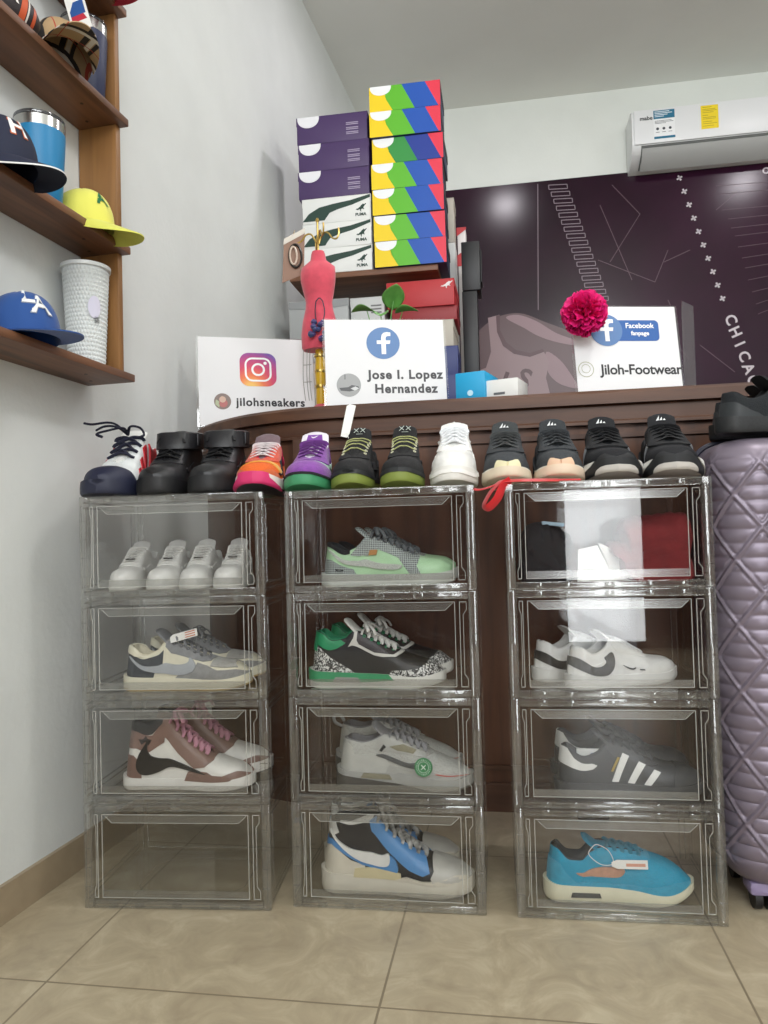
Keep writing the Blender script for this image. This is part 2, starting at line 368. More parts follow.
# ------------------------------------------------------------------ clear drop-front shoe boxes
BW, BH, BD = .4045, .2188, .285
COLS = [(-.9136, 1.492, .079), (-.4714, 1.5468, .016), (-.0061, 1.5529, .0218)]
PLX = clear('clear_panel', (.955, .957, .955), .012, .5, .003, '#a9a79f')
PLX_D = clear('clear_door', (.955, .957, .955), .026, .5, .003, '#a9a79f', .02)
PLX_F = clear('clear_frame', (.90, .90, .89), .07, .6, .075, '#c8c8c2', .09)
PLX_R = clear('clear_ridge', (.95, .95, .95), .08, .5, .46, '#f0f0ea', .15)
PLX_S = clear('clear_bevel', (.86, .86, .85), .07, .5, .15, '#b2b2ac', .18)
def make_box():
    r = thing('shoe_display_box', 'x', 'shoe box')
    W, H, D = BW, BH, BD; p = .019
    for s in (0, 1):
        x0 = 0 if s == 0 else W - p
        mb = MB(); mb.bb((x0, 0, 0), (x0 + p, .017, H), bev=.003)
        for z in (.045, .085, .125, .165): mb.bb((x0 + .002, -.0012, z), (x0 + p - .002, .001, z + .0016))
        mb.bb((x0 + (.005 if s == 0 else .011), -.0012, .02), (x0 + (.0065 if s == 0 else .0125), .001, H - .02))
        mb.build('corner_post', PLX_F, r)
    for nm, z0, z1 in (('top_rail', H - .017, H), ('bottom_rail', 0, .016)):
        mb = MB(); mb.bb((p, .001, z0), (W - p, .015, z1), bev=.002)
        for f in (.16, .30, .5, .70, .86):
            mb.bb((W * f - .010, -.0008, z0 + .003), (W * f + .010, .001, z1 - .003), bev=.0006)
        mb.bb((p, -.0006, z0 + .0045), (W - p, .001, z0 + .0058)); mb.bb((p, -.0006, z1 - .0055), (W - p, .001, z1 - .0042))
        mb.build(nm, PLX_F, r)
    d = MB().bb((p + .001, .004, .0175), (W - p - .001, .0065, H - .0185)).build('door', PLX_D, r)
    mb = MB(); y0, y1 = .0022, .0042
    def line(pts, w=.0013):
        for (a, b), (c, e) in zip(pts, pts[1:]):
            L = sqrt((c - a) ** 2 + (e - b) ** 2); dx, dz = -(e - b) / L * w / 2, (c - a) / L * w / 2
            mb.prism([(a + dx, b + dz), (c + dx, e + dz), (c - dx, e - dz), (a - dx, b - dz)], 'y', y0, y1)
    xl, xr, zb, zt = .040, W - .047, .0225, H - .0225
    line([(xl, zb), (xr, zb), (xr, zt), (xl, zt), (xl, zb)])
    for x, sg in ((xl - .010, -1), (xr + .010, 1)):
        e = p + .004 if sg < 0 else W - p - .004
        e2 = (x + e) / 2
        line([(e, zt), (x, zt), (x, zb), (e, zb)])
        line([(e, zt - .002), (e, zt - .016), (e2, zt - .026), (e2, zb + .026), (e, zb + .016), (e, zb + .002)], .001)
    mb.build('door_ridge', PLX_R, d)
    mb = MB(); mb.prism([(xl + .006, zt - .002), (xr - .004, zt - .002), (xr - .020, zt - .017), (xl + .022, zt - .017)], 'y', .0022, .0042); mb.build('bevel_strip', PLX_S, d)
    mb = MB(); a = (xl + .022, zt - .017); b = (xr - .020, zt - .017)
    def bar(q1, q2, w=.001):
        L = sqrt((q2[0] - q1[0]) ** 2 + (q2[1] - q1[1]) ** 2); dx, dz = -(q2[1] - q1[1]) / L * w / 2, (q2[0] - q1[0]) / L * w / 2
        mb.prism([(q1[0] + dx, q1[1] + dz), (q2[0] + dx, q2[1] + dz), (q2[0] - dx, q2[1] - dz), (q1[0] - dx, q1[1] - dz)], 'y', .0018, .0026)
    bar((xl + .006, zt - .002), a); bar(a, b); bar(b, (xr - .004, zt - .002)); mb.build('bevel_edge', PLX_R, d)
    MB().bb((xl + .001, .0022, zb + .001), (xr - .001, .0042, zb + .015)).build('bottom_strip', PLX_S, d)
    for s in (0, 1):
        x0 = .002 if s == 0 else W - .0045
        sp = MB().bb((x0, .0175, .006), (x0 + .0025, D - .004, H - .006)).build('side_panel', PLX, r)
        mb = MB(); xa = x0 - .0015 if s == 0 else x0 + .0026
        for z in (.010, .022, H - .014, H - .026): mb.bb((xa, .018, z), (xa + .0012, D - .004, z + .004))
        for y in (.03, D - .02): mb.bb((xa, y, .026), (xa + .0012, y + .003, H - .027))
        mb.build('side_ridge', PLX_F, sp)
    bp = MB().bb((.002, D - .004, .006), (W - .002, D - .0015, H - .006)).build('back_panel', PLX, r)
    mb = MB()
    for x in (.012, .024, W - .014, W - .026): mb.bb((x, D - .006, .012), (x + .0025, D - .0042, H - .012))
    for z in (.014, H - .03): mb.bb((.028, D - .006, z), (W - .03, D - .0042, z + .0025))
    mb.build('back_ridge', PLX_F, bp)
    MB().bb((.0025, .0175, H - .005), (W - .0025, D - .002, H - .0025)).build('top_panel', PLX, r)
    bpn = MB().bb((.0025, .0175, .0035), (W - .0025, D - .002, .006)).build('base_panel', PLX, r)
    mb = MB()
    oct_ = [(-.12, -.05), (-.09, -.09), (.09, -.09), (.12, -.05), (.12, .05), (.09, .09), (-.09, .09), (-.12, .05)]
    for i in range(8):
        q1, q2 = oct_[i], oct_[(i + 1) % 8]; mb.tube([(W / 2 + q1[0], D / 2 + q1[1], .0068), (W / 2 + q2[0], D / 2 + q2[1], .0068)], .0012, .0007, 4)
    mb.build('base_ridge', PLX_F, bpn)
    return r
def dup(root):
    c = root.copy(); COL.objects.link(c)
    for ch in list(root.children):
        d = ch.copy(); COL.objects.link(d); d.parent = c
        for g in list(ch.children):
            e = g.copy(); COL.objects.link(e); e.parent = d
    return c
BOXLAB = [['clear plastic box holding four white sneakers, top of the stack nearest the plain wall',
           'clear plastic box holding a grey sneaker pair with a white hang tag',
           'clear plastic box holding a brown and white pair with pink laces',
           'empty clear plastic box on the floor, bottom of the stack nearest the plain wall'],
          ['clear plastic box holding a mint green and grey checked sneaker pair',
           'clear plastic box holding a black and green pair with speckled panels',
           'clear plastic box holding a pale grey runner with a round green tag',
           'clear plastic box on the floor holding a blue, black and cream pair'],
          ['clear plastic box holding folded black and red cloth, top of the stack beside the suitcase',
           'clear plastic box holding a white pair with small black logos',
           'clear plastic box holding a charcoal sneaker with three white stripes',
           'clear plastic box on the floor holding a turquoise sneaker']]
box0 = make_box(); first = True
for k, (cx, cy, cr) in enumerate(COLS):
    for j in range(4):
        b = box0 if first else dup(box0); first = False
        b.location = (cx, cy, .0004 + (3 - j) * (BH + .0003)); b.rotation_euler = (0, 0, cr)
        tag(b, BOXLAB[k][j], 'shoe box', 'clear stacking shoe boxes')
def inbox(k, j, lx, ly):
    cx, cy, r = COLS[k]
    return (cx + lx * cos(r) - ly * sin(r), cy + lx * sin(r) + ly * cos(r), .0004 + (3 - j) * (BH + .0003) + .0082), r
TOPZ = 4 * (BH + .0003) + .0008

# ------------------------------------------------------------------ sneakers
PLAN = [(0, .028), (.1, .0325), (.25, .0335), (.42, .034), (.58, .041), (.72, .047), (.86, .046), (1, .040)]
ZR_LOW = [(0, .102), (.06, .098), (.18, .081), (.29, .092), (.36, .113), (.5, .100), (.62, .082), (.72, .069), (.82, .064), (.91, .060), (1, .044)]
ZR_MID = [(0, .128), (.08, .126), (.18, .120), (.28, .128), (.36, .140), (.46, .122), (.60, .090), (.72, .073), (.82, .066), (.91, .061), (1, .044)]
class Shoe:
    def __init__(s, sp, side):
        s.sp = sp; s.side = side; s.L = sp.get('L', .298); s.W = sp.get('W', 1.0); s.zr_ = sp.get('zr', ZR_LOW); s.n = sp.get('n', 2.5)
        so = sp.get('sole', {}); s.h0 = so.get('heel', .032); s.h1 = so.get('mid', .027); s.h2 = so.get('toe', .025); s.spring = so.get('spring', .016); s.flare = so.get('flare', .003)
        s.open = sp.get('open', .69); s.lean = sp.get('lean', .010)
    def endr(s, u, a=.10, b=.74):
        e = 1
        if u < a: e *= sqrt(max(0, 1 - ((a - u) / a) ** 2))
        if u > b: e *= max(0, 1 - ((u - b) / (1 - b)) ** 2.35) ** (1 / 2.35)
        return e
    def w(s, u): return s.W * cmr(PLAN, u) * s.endr(u)
    def yc(s, u): return s.side * .010 * sin(pi * (u - .15)) * (1 if u > .15 else 0) * (1 - .7 * u)
    def zr(s, u): return cmr(s.zr_, u)
    def ztop(s, u): return cmr([(0, s.h0), (.35, s.h1 + (s.h0 - s.h1) * .3), (.6, s.h1), (.85, s.h2), (1, s.h2 + .002)], u) + s.z0(u) * .8
    def z0(s, u): return s.spring * max(0, (u - .70) / .30) ** 2 + .003 * max(0, (.08 - u) / .08)
    def r(s, u):
        v = cmr([(0, .027), (.2, .028), (.32, .027), (.42, .023), (.55, .017), (s.open - .03, .012), (s.open, 0), (1, 0)], u) if u < s.open else 0
        v *= s.sp.get('gap', 1)
        return max(0, min(v, s.w(u) - .004 if u > .02 else s.w(u) * .85))
    def U(s, sd, u, t, off=0):
        w = s.w(u); r = s.r(u); zb = s.ztop(u) - .004; zr = s.zr(u); e = 2 / s.n; th = max(0, min(1, t)) * pi / 2
        cx, sx = max(0, cos(th)), sin(th)
        y = r + (w - r) * cx ** e; z = zb + (zr - zb) * sx ** e
        x = (u - .5) * s.L + s.lean * (z / .1) ** 1.5 * max(0, 1 - u / .3)
        p = Vector((x, sd * y + s.yc(u), z))
        if off:
            h = .012; u0, u1 = max(.0, u - h), min(1, u + h); t0, t1 = max(0, t - .03), min(1, t + .03)
            u0, u1 = min(u0, .97), max(u1, .03)
            a = s.U(sd, u1, t) - s.U(sd, u0, t); b = s.U(sd, u, t1) - s.U(sd, u, t0)
            nn = a.cross(b)
            c = Vector(((u - .5) * s.L * .9, s.yc(u), zb + .3 * (zr - zb)))
            if nn.length < 1e-9: nn = p - c
            nn.normalize()
            if nn.dot(p - c) < 0: nn = -nn
            p = p + nn * off
        return p
    def S(s, sd, u, t, off=0):
        w = s.w(u) + s.flare * (.35 + .65 * s.endr(u)) if 0 < u < 1 else 0
        sh = s.sp.get('sole', {}).get('shape', 0)
        prof = (.95 + .05 * min(1, t / .15)) + .02 * sin(pi * t) - .02 * t - sh * t
        y = (w + off) * prof if w > 0 else 0
        z = s.z0(u) + (s.ztop(u) - s.z0(u)) * t
        ends = s.flare + .004 + off
        x = (u - .5) * (s.L + 2 * ends * (1 - .25 * (1 - min(1, t / .15))))
        return Vector((x, sd * y + s.yc(u), z))
    def t_of_h(s, h): return 2 / pi * math.asin(max(0, min(1, h)) ** (s.n / 2))
    def us(s, n):
        return [(lambda q: .45 * q + .55 * (.5 - .5 * cos(pi * q)))(i / n) for i in range(n + 1)]
    def upper(s, m, par):
        mb = MB(); us = s.us(46); nt = 12
        for sd in (-1, 1):
            vs = [s.U(sd, u, j / nt) for u in us for j in range(nt + 1)]; k = nt + 1
            fs = [(i * k + j, (i + 1) * k + j, (i + 1) * k + j + 1, i * k + j + 1) for i in range(len(us) - 1) for j in range(nt)]
            mb.add(vs, fs)
        o = mb.build('upper', m, par, smooth=60); return o
    def lining(s, m, par):
        us = [i / 34 * (s.open + .01) for i in range(35)]; mb = MB()
        for sd in (-1, 1):
            vs = []; k = 7
            for u in us:
                r = s.r(u); R = s.U(sd, u, 1); zb = s.ztop(u) + .004; c = s.yc(u); x = R.x
                for (dy, z) in ((0, R.z), (.001, R.z + .0025), (.005, R.z + .0022), (.008, R.z - .008), (.007, (R.z * .55 + zb * .45)), (.002, zb), (99, zb)):
                    y = 0 if dy == 99 else max(0, r - dy)
                    xx = x + (.006 if u < .03 and dy not in (0,) else 0)
                    vs.append((xx, sd * y + c, z if r > .006 else min(z, R.z - .001)))
            fs = [(i * k + j, (i + 1) * k + j, (i + 1) * k + j + 1, i * k + j + 1) for i in range(len(us) - 1) for j in range(k - 1)]
            mb.add(vs, fs)
        return mb.build('lining', m, par, smooth=60)
    def sole(s, m, par, name='midsole'):
        mb = MB(); us = s.us(44); T = [0, .08, .2, .5, .8, .94, 1]; k = len(T)
        for sd in (-1, 1):
            vs = [s.S(sd, u, t) for u in us for t in T]
            fs = [(i * k + j, (i + 1) * k + j, (i + 1) * k + j + 1, i * k + j + 1) for i in range(len(us) - 1) for j in range(k - 1)]
            mb.add(vs, fs)
        for t in (0, 1):
            vs = []
            for u in us: vs += [s.S(-1, u, t), s.S(1, u, t)]
            mb.add(vs, [(2 * i, 2 * i + 1, 2 * i + 3, 2 * i + 2) for i in range(len(us) - 1)], 1 - t)
        return mb.build(name, [m, s.sp['sole'].get('under', s.sp['sole'].get('out', m))], par, smooth=50)
    def patch(s, name, poly, m, par, surf='U', off=.0016, sides=(-1, 1), sm=False, thick=True, hpar=True):
        pl = smooth_poly(poly) if sm else poly
        pl = [(max(0, min(1, a)), max(0, min(1, b))) for a, b in pl]
        q = []
        for p in pl:
            if not q or (abs(p[0] - q[-1][0]) + abs(p[1] - q[-1][1]) > 1e-5): q.append(p)
        if len(q) > 2 and abs(q[0][0] - q[-1][0]) + abs(q[0][1] - q[-1][1]) < 1e-5: q.pop()
        a0, a1 = min(p[0] for p in q), max(p[0] for p in q); b0, b1 = min(p[1] for p in q), max(p[1] for p in q)
        xs = [u for u in s.us(46) if a0 < u < a1]
        if surf == 'U':
            ys = [y for y in (.15, .3, .45, .6, .72, .82, .9, .95, .98) if b0 < y < b1]
            f = lambda sd, u, h, o: s.U(sd, u, s.t_of_h(h), o)
        else:
            ys = [y for y in (.08, .2, .5, .8, .94) if b0 < y < b1]; f = s.S
        V, F, E = cut_poly(q, xs, ys); mb = MB()
        for sd in sides:
            vs = [f(sd, u, h, off) for u, h in V]; n = len(V); fs = [tuple(x) for x in F]
            if thick:
                vs += [f(sd, u, h, -.0004 if surf == 'U' else -.001) for u, h in V]
                fs += [(a, b, b + n, a + n) for a, b in E]
            mb.add(vs, fs)
        return mb.build(name, m, par, smooth=45)
    def tongue(s, m, par, top=.030, wid=1, lean=.0):
        mb = MB(); vs = []; n, k = 14, 9; us = .37
        for i in range(n + 1):
            q = i / n
            if q < .62:
                u = s.open - .01 - (s.open - .01 - us) * q / .62; z = s.zr(u) + .001 + .004 * q; x = (u - .5) * s.L
                hw = (s.r(u) + .006) * wid
            else:
                g = (q - .62) / .38; u = us; z = s.zr(us) + .004 + top * g; x = (us - .5) * s.L - (.030 + lean) * g; hw = (.029 - .003 * g ** 3) * wid
            tk = .005 + .004 * min(1, q / .5)
            rnd = 1 if q < .93 else .86
            for j in range(k):
                v = -1 + 2 * j / (k - 1); vs.append((x + .006 * v * v * max(0, q - .5), s.yc(u) + v * hw * rnd, z - .010 * abs(v) ** 2.2 * (1 - .4 * q) - (.003 if i == n else 0)))
            for j in range(k):
                v = -1 + 2 * j / (k - 1); vs.append((x - tk * .5 * (1 if q > .62 else .3) + .006 * v * v * max(0, q - .5), s.yc(u) + v * hw * rnd, z - .010 * abs(v) ** 2.2 * (1 - .4 * q) - tk * (1 - .5 * q) * (1 - v**4 * .7)))
        K = 2 * k; fs = []
        for i in range(n):
            for j in range(k - 1):
                fs.append((i * K + j, (i + 1) * K + j, (i + 1) * K + j + 1, i * K + j + 1))
                fs.append((i * K + k + j, i * K + k + j + 1, (i + 1) * K + k + j + 1, (i + 1) * K + k + j))
            fs.append((i * K, i * K + k, (i + 1) * K + k, (i + 1) * K)); fs.append((i * K + k - 1, (i + 1) * K + k - 1, (i + 1) * K + 2 * k - 1, i * K + 2 * k - 1))
        for e in (0, n):
            fs += [(e * K + j, e * K + j + 1, e * K + k + j + 1, e * K + k + j) for j in range(k - 1)]
        mb.add(vs, fs)
        s.tt = Vector(((us - .5) * s.L - .030 - lean, s.yc(us), s.zr(us) + .004 + top)); s.ttop = top; s.tlean = lean; s.us0 = us
        return mb.build('tongue', m, par, smooth=60)
    def tongue_pt(s, a, g, off=.0012):
        """a: metres across, g: 0..1 up the free part of the tongue"""
        x = (s.us0 - .5) * s.L - (.030 + s.tlean) * g; z = s.zr(s.us0) + .004 + s.ttop * g; v = a / .029
        nx, nz = s.ttop, (.03 + s.tlean); l = sqrt(nx * nx + nz * nz)
        return Vector((x + .006 * v * v * (.12 + .38 * g) + off * nx / l + .001, s.yc(s.us0) - a, z - .010 * abs(v) ** 2.2 * .7 + off * nz / l + .001))
    def laces(s, m, par, rows=5, a=.42, b=.635, wd=.0036, th=.0016, cross=True, bow=True, rise=.007, zig=0, ends=.0):
        mb = MB(); R = [a + (b - a) * i / (rows - 1) for i in range(rows)]
        def over(u0, u1, sg):
            p = [s.U(-sg, u0, .80, .002), s.U(-sg, u0, .95, .004)]
            for q in (.25, .5, .75):
                u = u0 + (u1 - u0) * q; y = (-1 + 2 * q) * sg * s.r(u)
                p.append(Vector(((u - .5) * s.L + zig * sin(q * 9), y + s.yc(u), s.zr(u) + rise * (1 - .35 * (2 * q - 1) ** 2))))
            p += [s.U(sg, u1, .95, .004), s.U(sg, u1, .80, .002)]
            return spline(p, 3)
        for i in range(rows):
            if cross and i < rows - 1:
                mb.tube(over(R[i + 1], R[i], 1), wd, th, 6); mb.tube(over(R[i + 1], R[i], -1), wd, th * 1.1, 6)
            else: mb.tube(over(R[i], R[i], 1), wd, th, 6)
        if bow:
            c = Vector(((a - .5) * s.L + .004, s.yc(a), s.zr(a) + rise + .004))
            mb.tube([c + Vector((0, -.006, 0)), c + Vector((0, 0, .002)), c + Vector((0, .006, 0))], .005, .004, 8)
            for sg in (-1, 1):
                pp = [c, c + Vector((.004, sg * .016, .006)), c + Vector((.010, sg * .032, .001)), c + Vector((.014, sg * .036, -.008)), c + Vector((.010, sg * .026, -.006)), c + Vector((.004, sg * .008, 0))]
                mb.tube(spline(pp, 5), wd * .8, th, 6)
                pp = [c, c + Vector((.012, sg * .012, .002)), c + Vector((.024, sg * .026, -.006)), c + Vector((.030, sg * .033, -.018))]
                mb.tube(spline(pp, 5), wd * .8, th, 6)
        for p in ends or []: mb.tube(spline([Vector(q) for q in p], 6), wd * .8, th, 6)
        return mb.build('laces', m, par, smooth=50)
    def eyelets(s, m, par, rows=5, a=.42, b=.635, t=.80):
        mb = MB()
        for sd in (-1, 1):
            for i in range(rows):
                u = a + (b - a) * i / (rows - 1); p = s.U(sd, u, t, .0022); q = s.U(sd, u, t, .006); d = (q - p).normalized()
                x = d.orthogonal().normalized(); y = d.cross(x)
                mb.tube([p + (x * cos(g) + y * sin(g)) * .003 for g in [2 * pi * h / 10 for h in range(10)]], .0011, .0011, 5, closed=True, upv=d)
        return mb.build('eyelets', m, par)
TOECAP = [(.865, 0), (.872, .35), (.862, .7), (.845, 1), (1, 1), (1, 0)]
TIP = [(.60, 0), (.655, .30), (.74, .62), (.85, .80), (.92, .84), (1, .84), (1, 0)]
EYESTAY = [(.36, 1), (.355, .86), (.40, .70), (.55, .72), (.66, .80), (.715, .93), (.72, 1)]
HEELCTR = [(0, 0), (0, .60), (.06, .62), (.14, .48), (.22, .25), (.27, 0)]
HEELTAB = [(0, .62), (0, 1), (.07, 1), (.12, .9), (.11, .64)]
FOXING = [(.50, 0), (.55, .20), (.68, .34), (.82, .40), (1, .42), (1, 0)]
SWOOSH = [(.07, .74), (.17, .54), (.28, .37), (.38, .27), (.47, .25), (.55, .33), (.60, .47), (.61, .60), (.56, .51), (.50, .45), (.42, .45), (.30, .53), (.18, .64)]
REVSW = [(.68, .30), (.56, .30), (.42, .26), (.28, .13), (.17, .10), (.115, .22), (.125, .42), (.17, .62), (.205, .72), (.20, .55), (.24, .42), (.34, .36), (.48, .40), (.60, .38)]
def swoosh_mini(u, h, k=1): return [(u + (a - .35) * .22 * k, h + (b - .45) * .28 * k) for a, b in SWOOSH]
def sneaker(sp, label, loc, ang, side=1, group=None, sc=1.0, roll=0):
    o = thing(sp.get('name', 'sneaker'), label, 'shoe', loc, ang, group)
    if sc != 1: o.scale = sc if isinstance(sc, tuple) else (sc, sc, sc)
    s = Shoe(sp, side)
    s.sole(sp['sole']['mat'], o)
    if sp['sole'].get('out'): s.patch('outsole', [(0, 0), (0, .18), (1, .18), (1, 0)], sp['sole']['out'], o, 'S', .0008)
    s.upper(sp['upper'], o); s.lining(sp['lining'], o)
    t = sp.get('tongue', {}); s.tongue(t.get('mat', sp['upper']), o, t.get('top', .030), t.get('wid', 1), t.get('lean', 0))
    for i, P in enumerate(sp.get('patches', [])):
        nm, surf, poly, m = P[:4]; kw = P[4] if len(P) > 4 else {}
        s.patch(nm, poly, m, o, surf, **dict({'off': .0012 + .0005 * min(i, 6)}, **kw))
    l = sp.get('lace', {})
    if l: s.laces(l['mat'], o, **{k: v for k, v in l.items() if k != 'mat'})
    if sp.get('eyelets'): s.eyelets(sp['eyelets'], o)
    if sp.get('extra'): sp['extra'](s, o)
    return o

WHT, OFFW, BLK, NAVY = '#e6e6e2', '#dcd6c4', '#17171a', '#1a1e33'
def unp(px, Y):
    """world x seen at picture column px for a depth Y (level with the lens)"""
    d = fw + (px - 384) / FPX * rt; return d.x * Y / d.y
def toe_at(px, Y, dx, L):
    """centre and heading of a shoe whose toe stands at (px, Y) and points towards (dx, -1)"""
    n = sqrt(dx * dx + 1); c = (dx / n, -1 / n); x = unp(px, Y)
    return (x - c[0] * L / 2, Y - c[1] * L / 2, TOPZ), math.atan2(c[1], c[0])

# --- row on top of the boxes
def flying_laces(s, o):
    m = lace_cloth('#14162a'); mb = MB(); a = Vector(((.40 - .5) * s.L, 0, s.zr(.40) + .012))
    for pts in ([(0, 0, 0), (.01, -.02, .022), (.0, -.045, .03), (.02, -.07, .024), (.03, -.085, .026)],
                [(0, 0, 0), (.02, .012, .016), (.012, .03, .014), (.03, .045, -.004), (.045, .04, -.012)],
                [(0, 0, 0), (.03, -.012, .014), (.025, -.04, .018), (.05, -.05, .006)],
                [(0, 0, .0), (.03, .0, .012), (.05, -.028, .004), (.062, -.045, -.004), (.07, -.03, -.012)]):
        mb.tube(spline([a + Vector(p) for p in pts], 6), .0032, .0024, 6)
    mb.build('lace_end', m, o, smooth=60)
s1 = dict(name='basketball_sneaker', L=.30, W=1.06, zr=ZR_MID, n=2.5, sole=dict(mat=rubber('#e2ddd0'), out=rubber('#15182a'), heel=.036, mid=.032, toe=.028, spring=.006),
    upper=leather('#dfe3e2'), lining=mesh_cloth('#c9ccc9'), tongue=dict(mat=leather('#e6e6e2'), top=.022),
    patches=[('toe_shell', 'U', [(.76, 0), (.775, .3), (.80, .7), (.83, .93), (.82, 1), (1, 1), (1, 0)], rubber('#1d2138')),
             ('toe_bumper', 'S', [(.68, 0), (.71, 1), (1, 1), (1, 0)], rubber('#1b1f35'), dict(off=.0025)),
             ('side_stripe', 'U', [(.665, .10), (.72, .12), (.655, .66), (.605, .64)], paint('#b8202c')),
             ('side_stripe', 'U', [(.565, .12), (.62, .13), (.555, .80), (.505, .78)], paint('#b8202c')),
             ('side_stripe', 'U', [(.46, .14), (.515, .14), (.445, .90), (.39, .88)], paint('#b8202c')),
             ('heel_panel', 'U', [(0, .35), (0, .98), (.30, .98), (.36, .4)], leather('#b8202c')),
             ('mudguard', 'U', [(.55, 0), (.64, .16), (.70, .14), (.705, 0)], leather('#e6e6e2'))],
    lace=dict(mat=lace_cloth('#171a30'), rows=4, a=.40, b=.60, wd=.0052, th=.003, rise=.010, bow=False), extra=flying_laces)
def add_strap(s, o):
    mb = MB(); m = leather('#1b1b1e'); cx = (.30 - .5) * s.L; vs = []; k = 40
    for i in range(k):
        a = 2 * pi * i / k; rx, ry = .066, .043
        for dz, dr in ((-.021, 0), (-.018, .007), (.018, .007), (.021, 0), (.015, -.001), (-.015, -.001)):
            ex = abs(cos(a)) ** .75 * (1 if cos(a) > 0 else -1); ey = abs(sin(a)) ** .75 * (1 if sin(a) > 0 else -1)
            vs.append((cx + ex * (rx + dr) - .2 * dz + .004, s.yc(.3) + ey * (ry + dr), .132 + dz + .006 * -ex))
    fs = [(i * 6 + j, i * 6 + (j + 1) % 6, ((i + 1) % k) * 6 + (j + 1) % 6, ((i + 1) % k) * 6 + j) for i in range(k) for j in range(6)]
    mb.add(vs, fs); st = mb.build('ankle_strap', leather('#202023'), o, smooth=60)
    mb = MB(); mb.box((cx + .02, s.yc(.3) + .0505, .132), (.03, .004, .026), bev=.0015); mb.build('strap_end', leather('#232326'), st)
def bk_strap(): return dict(name='strap_sneaker', L=.30, W=1.08, zr=ZR_MID, sole=dict(mat=rubber('#141416'), heel=.036, mid=.032, toe=.030, spring=.006),
    upper=leather('#19191b'), lining=mesh_cloth('#111113'), tongue=dict(mat=leather('#19191b'), top=.018),
    patches=[('mudguard', 'U', TIP, leather('#1d1d20')), ('eyestay', 'U', EYESTAY, leather('#1d1d20')), ('heel_counter', 'U', HEELCTR, leather('#1d1d20')), ('side_logo', 'U', SWOOSH, leather('#222226'), dict(sm=True))],
    lace=dict(mat=lace_cloth('#141416'), rows=5, a=.43, b=.64, wd=.0042, bow=True), extra=add_strap)
orange = dict(name='running_sneaker', L=.298, W=1.0, n=2.5, zr=ZR_LOW, sole=dict(mat=rubber('#e3dcd4'), out=rubber('#1e1c1e'), heel=.040, mid=.034, toe=.026, spring=.016),
    upper=mesh_cloth('#d9642a'), lining=mesh_cloth('#c0264f'), tongue=dict(mat=suede('#6f5a60'), top=.030),
    patches=[('toe_guard', 'U', [(.80, 0), (.84, .30), (.90, .52), (1, .60), (1, 0)], suede('#d2622b')),
             ('vamp_panel', 'U', [(.70, .30), (.72, .9), (.715, 1), (.80, 1), (.80, .6), (.78, .3)], suede('#dda032')),
             ('side_panel', 'U', [(.40, .05), (.42, .72), (.60, .76), (.68, .55), (.66, .05)], mesh_cloth('#2c3036')),
             ('eyestay', 'U', EYESTAY, suede('#cf4a2c')), ('heel_counter', 'U', HEELCTR, suede('#d2622b')), ('collar', 'U', [(.03, .80), (.05, 1), (.35, 1), (.34, .82), (.2, .78)], mesh_cloth('#c6325a')),
             ('toe_bumper', 'S', [(.80, .0), (.90, .32), (.955, .62), (.96, 1.0), (1, 1.0), (1, 0)], rubber('#cf2f6b'), dict(off=.004)),
             ('midsole_stripe', 'S', [(.30, .0), (.38, .36), (.62, .30), (.70, .0)], rubber('#d0356f'), dict(off=.002)),
             ('side_logo', 'U', swoosh_mini(.76, .34, 1.1), paint('#2a2226'), dict(sm=True))],
    lace=dict(mat=lace_cloth('#e4dcdc'), rows=6, a=.40, b=.65, wd=.0036, bow=False))
def tongue_mark(s, o, pts, m, off=.0016):
    mb = MB()
    for pl in pts: mb.add([s.tongue_pt(a, g, off) for a, g in pl], [tuple(range(len(pl)))])
    mb.build('tongue_label', m, o, smooth=0)
def purple_tongue(s, o):
    tongue_mark(s, o, [[(-.019, .12), (.019, .12), (.016, .62), (-.016, .62)]], paint('#7a3f9c'))
    tongue_mark(s, o, [[(a * .030 - .0105, .36 + (b - .45) * .5) for a, b in SWOOSH]], paint('#e6e0ea'), .0022)
purple = dict(name='skate_sneaker', L=.296, W=.98, n=2.45, zr=ZR_LOW, sole=dict(mat=rubber('#3f8f63'), heel=.032, mid=.028, toe=.026, spring=.012),
    upper=suede('#9fc2ad'), lining=mesh_cloth('#e2dde6'), tongue=dict(mat=leather('#e4dfe8'), top=.032, lean=.004, wid=1.08),
    patches=[('welt', 'S', [(0, .82), (0, 1), (1, 1), (1, .80)], suede('#191a1f'), dict(off=.0015)),
             ('mudguard', 'U', [(.58, .0), (.63, .34), (.73, .52), (.80, .80), (.822, 1), (1, 1), (1, .0)], suede('#84469e')),
             ('eyestay', 'U', [(.34, 1), (.335, .72), (.42, .55), (.56, .50), (.68, .68), (.74, .92), (.745, 1)], suede('#7f4299')),
             ('heel_counter', 'U', HEELCTR, suede('#84469e')), ('heel_tab', 'U', HEELTAB, suede('#84469e')), ('collar', 'U', [(.08, .72), (.1, 1), (.34, 1), (.33, .7)], suede('#84469e')),
             ('side_logo', 'U', SWOOSH, leather('#b9d6c4'), dict(sm=True))],
    lace=dict(mat=lace_cloth('#6f3a86'), rows=6, a=.39, b=.66, wd=.0042, rise=.008, bow=False), extra=purple_tongue)
def xx_tongue(s, o):
    mb = MB()
    for c in (-.008, .008):
        for sg in (-1, 1):
            a = s.tongue_pt(c - .0055, .68 - sg * .14, .0014); b = s.tongue_pt(c + .0055, .68 + sg * .14, .0014); mb.tube([a, b], .001, .0008, 5)
    mb.tube([s.tongue_pt(-.008, .42, .0014), s.tongue_pt(.008, .42, .0014)], .0008, .0006, 5)
    mb.build('tongue_stitching', paint('#b9c3ba'), o)
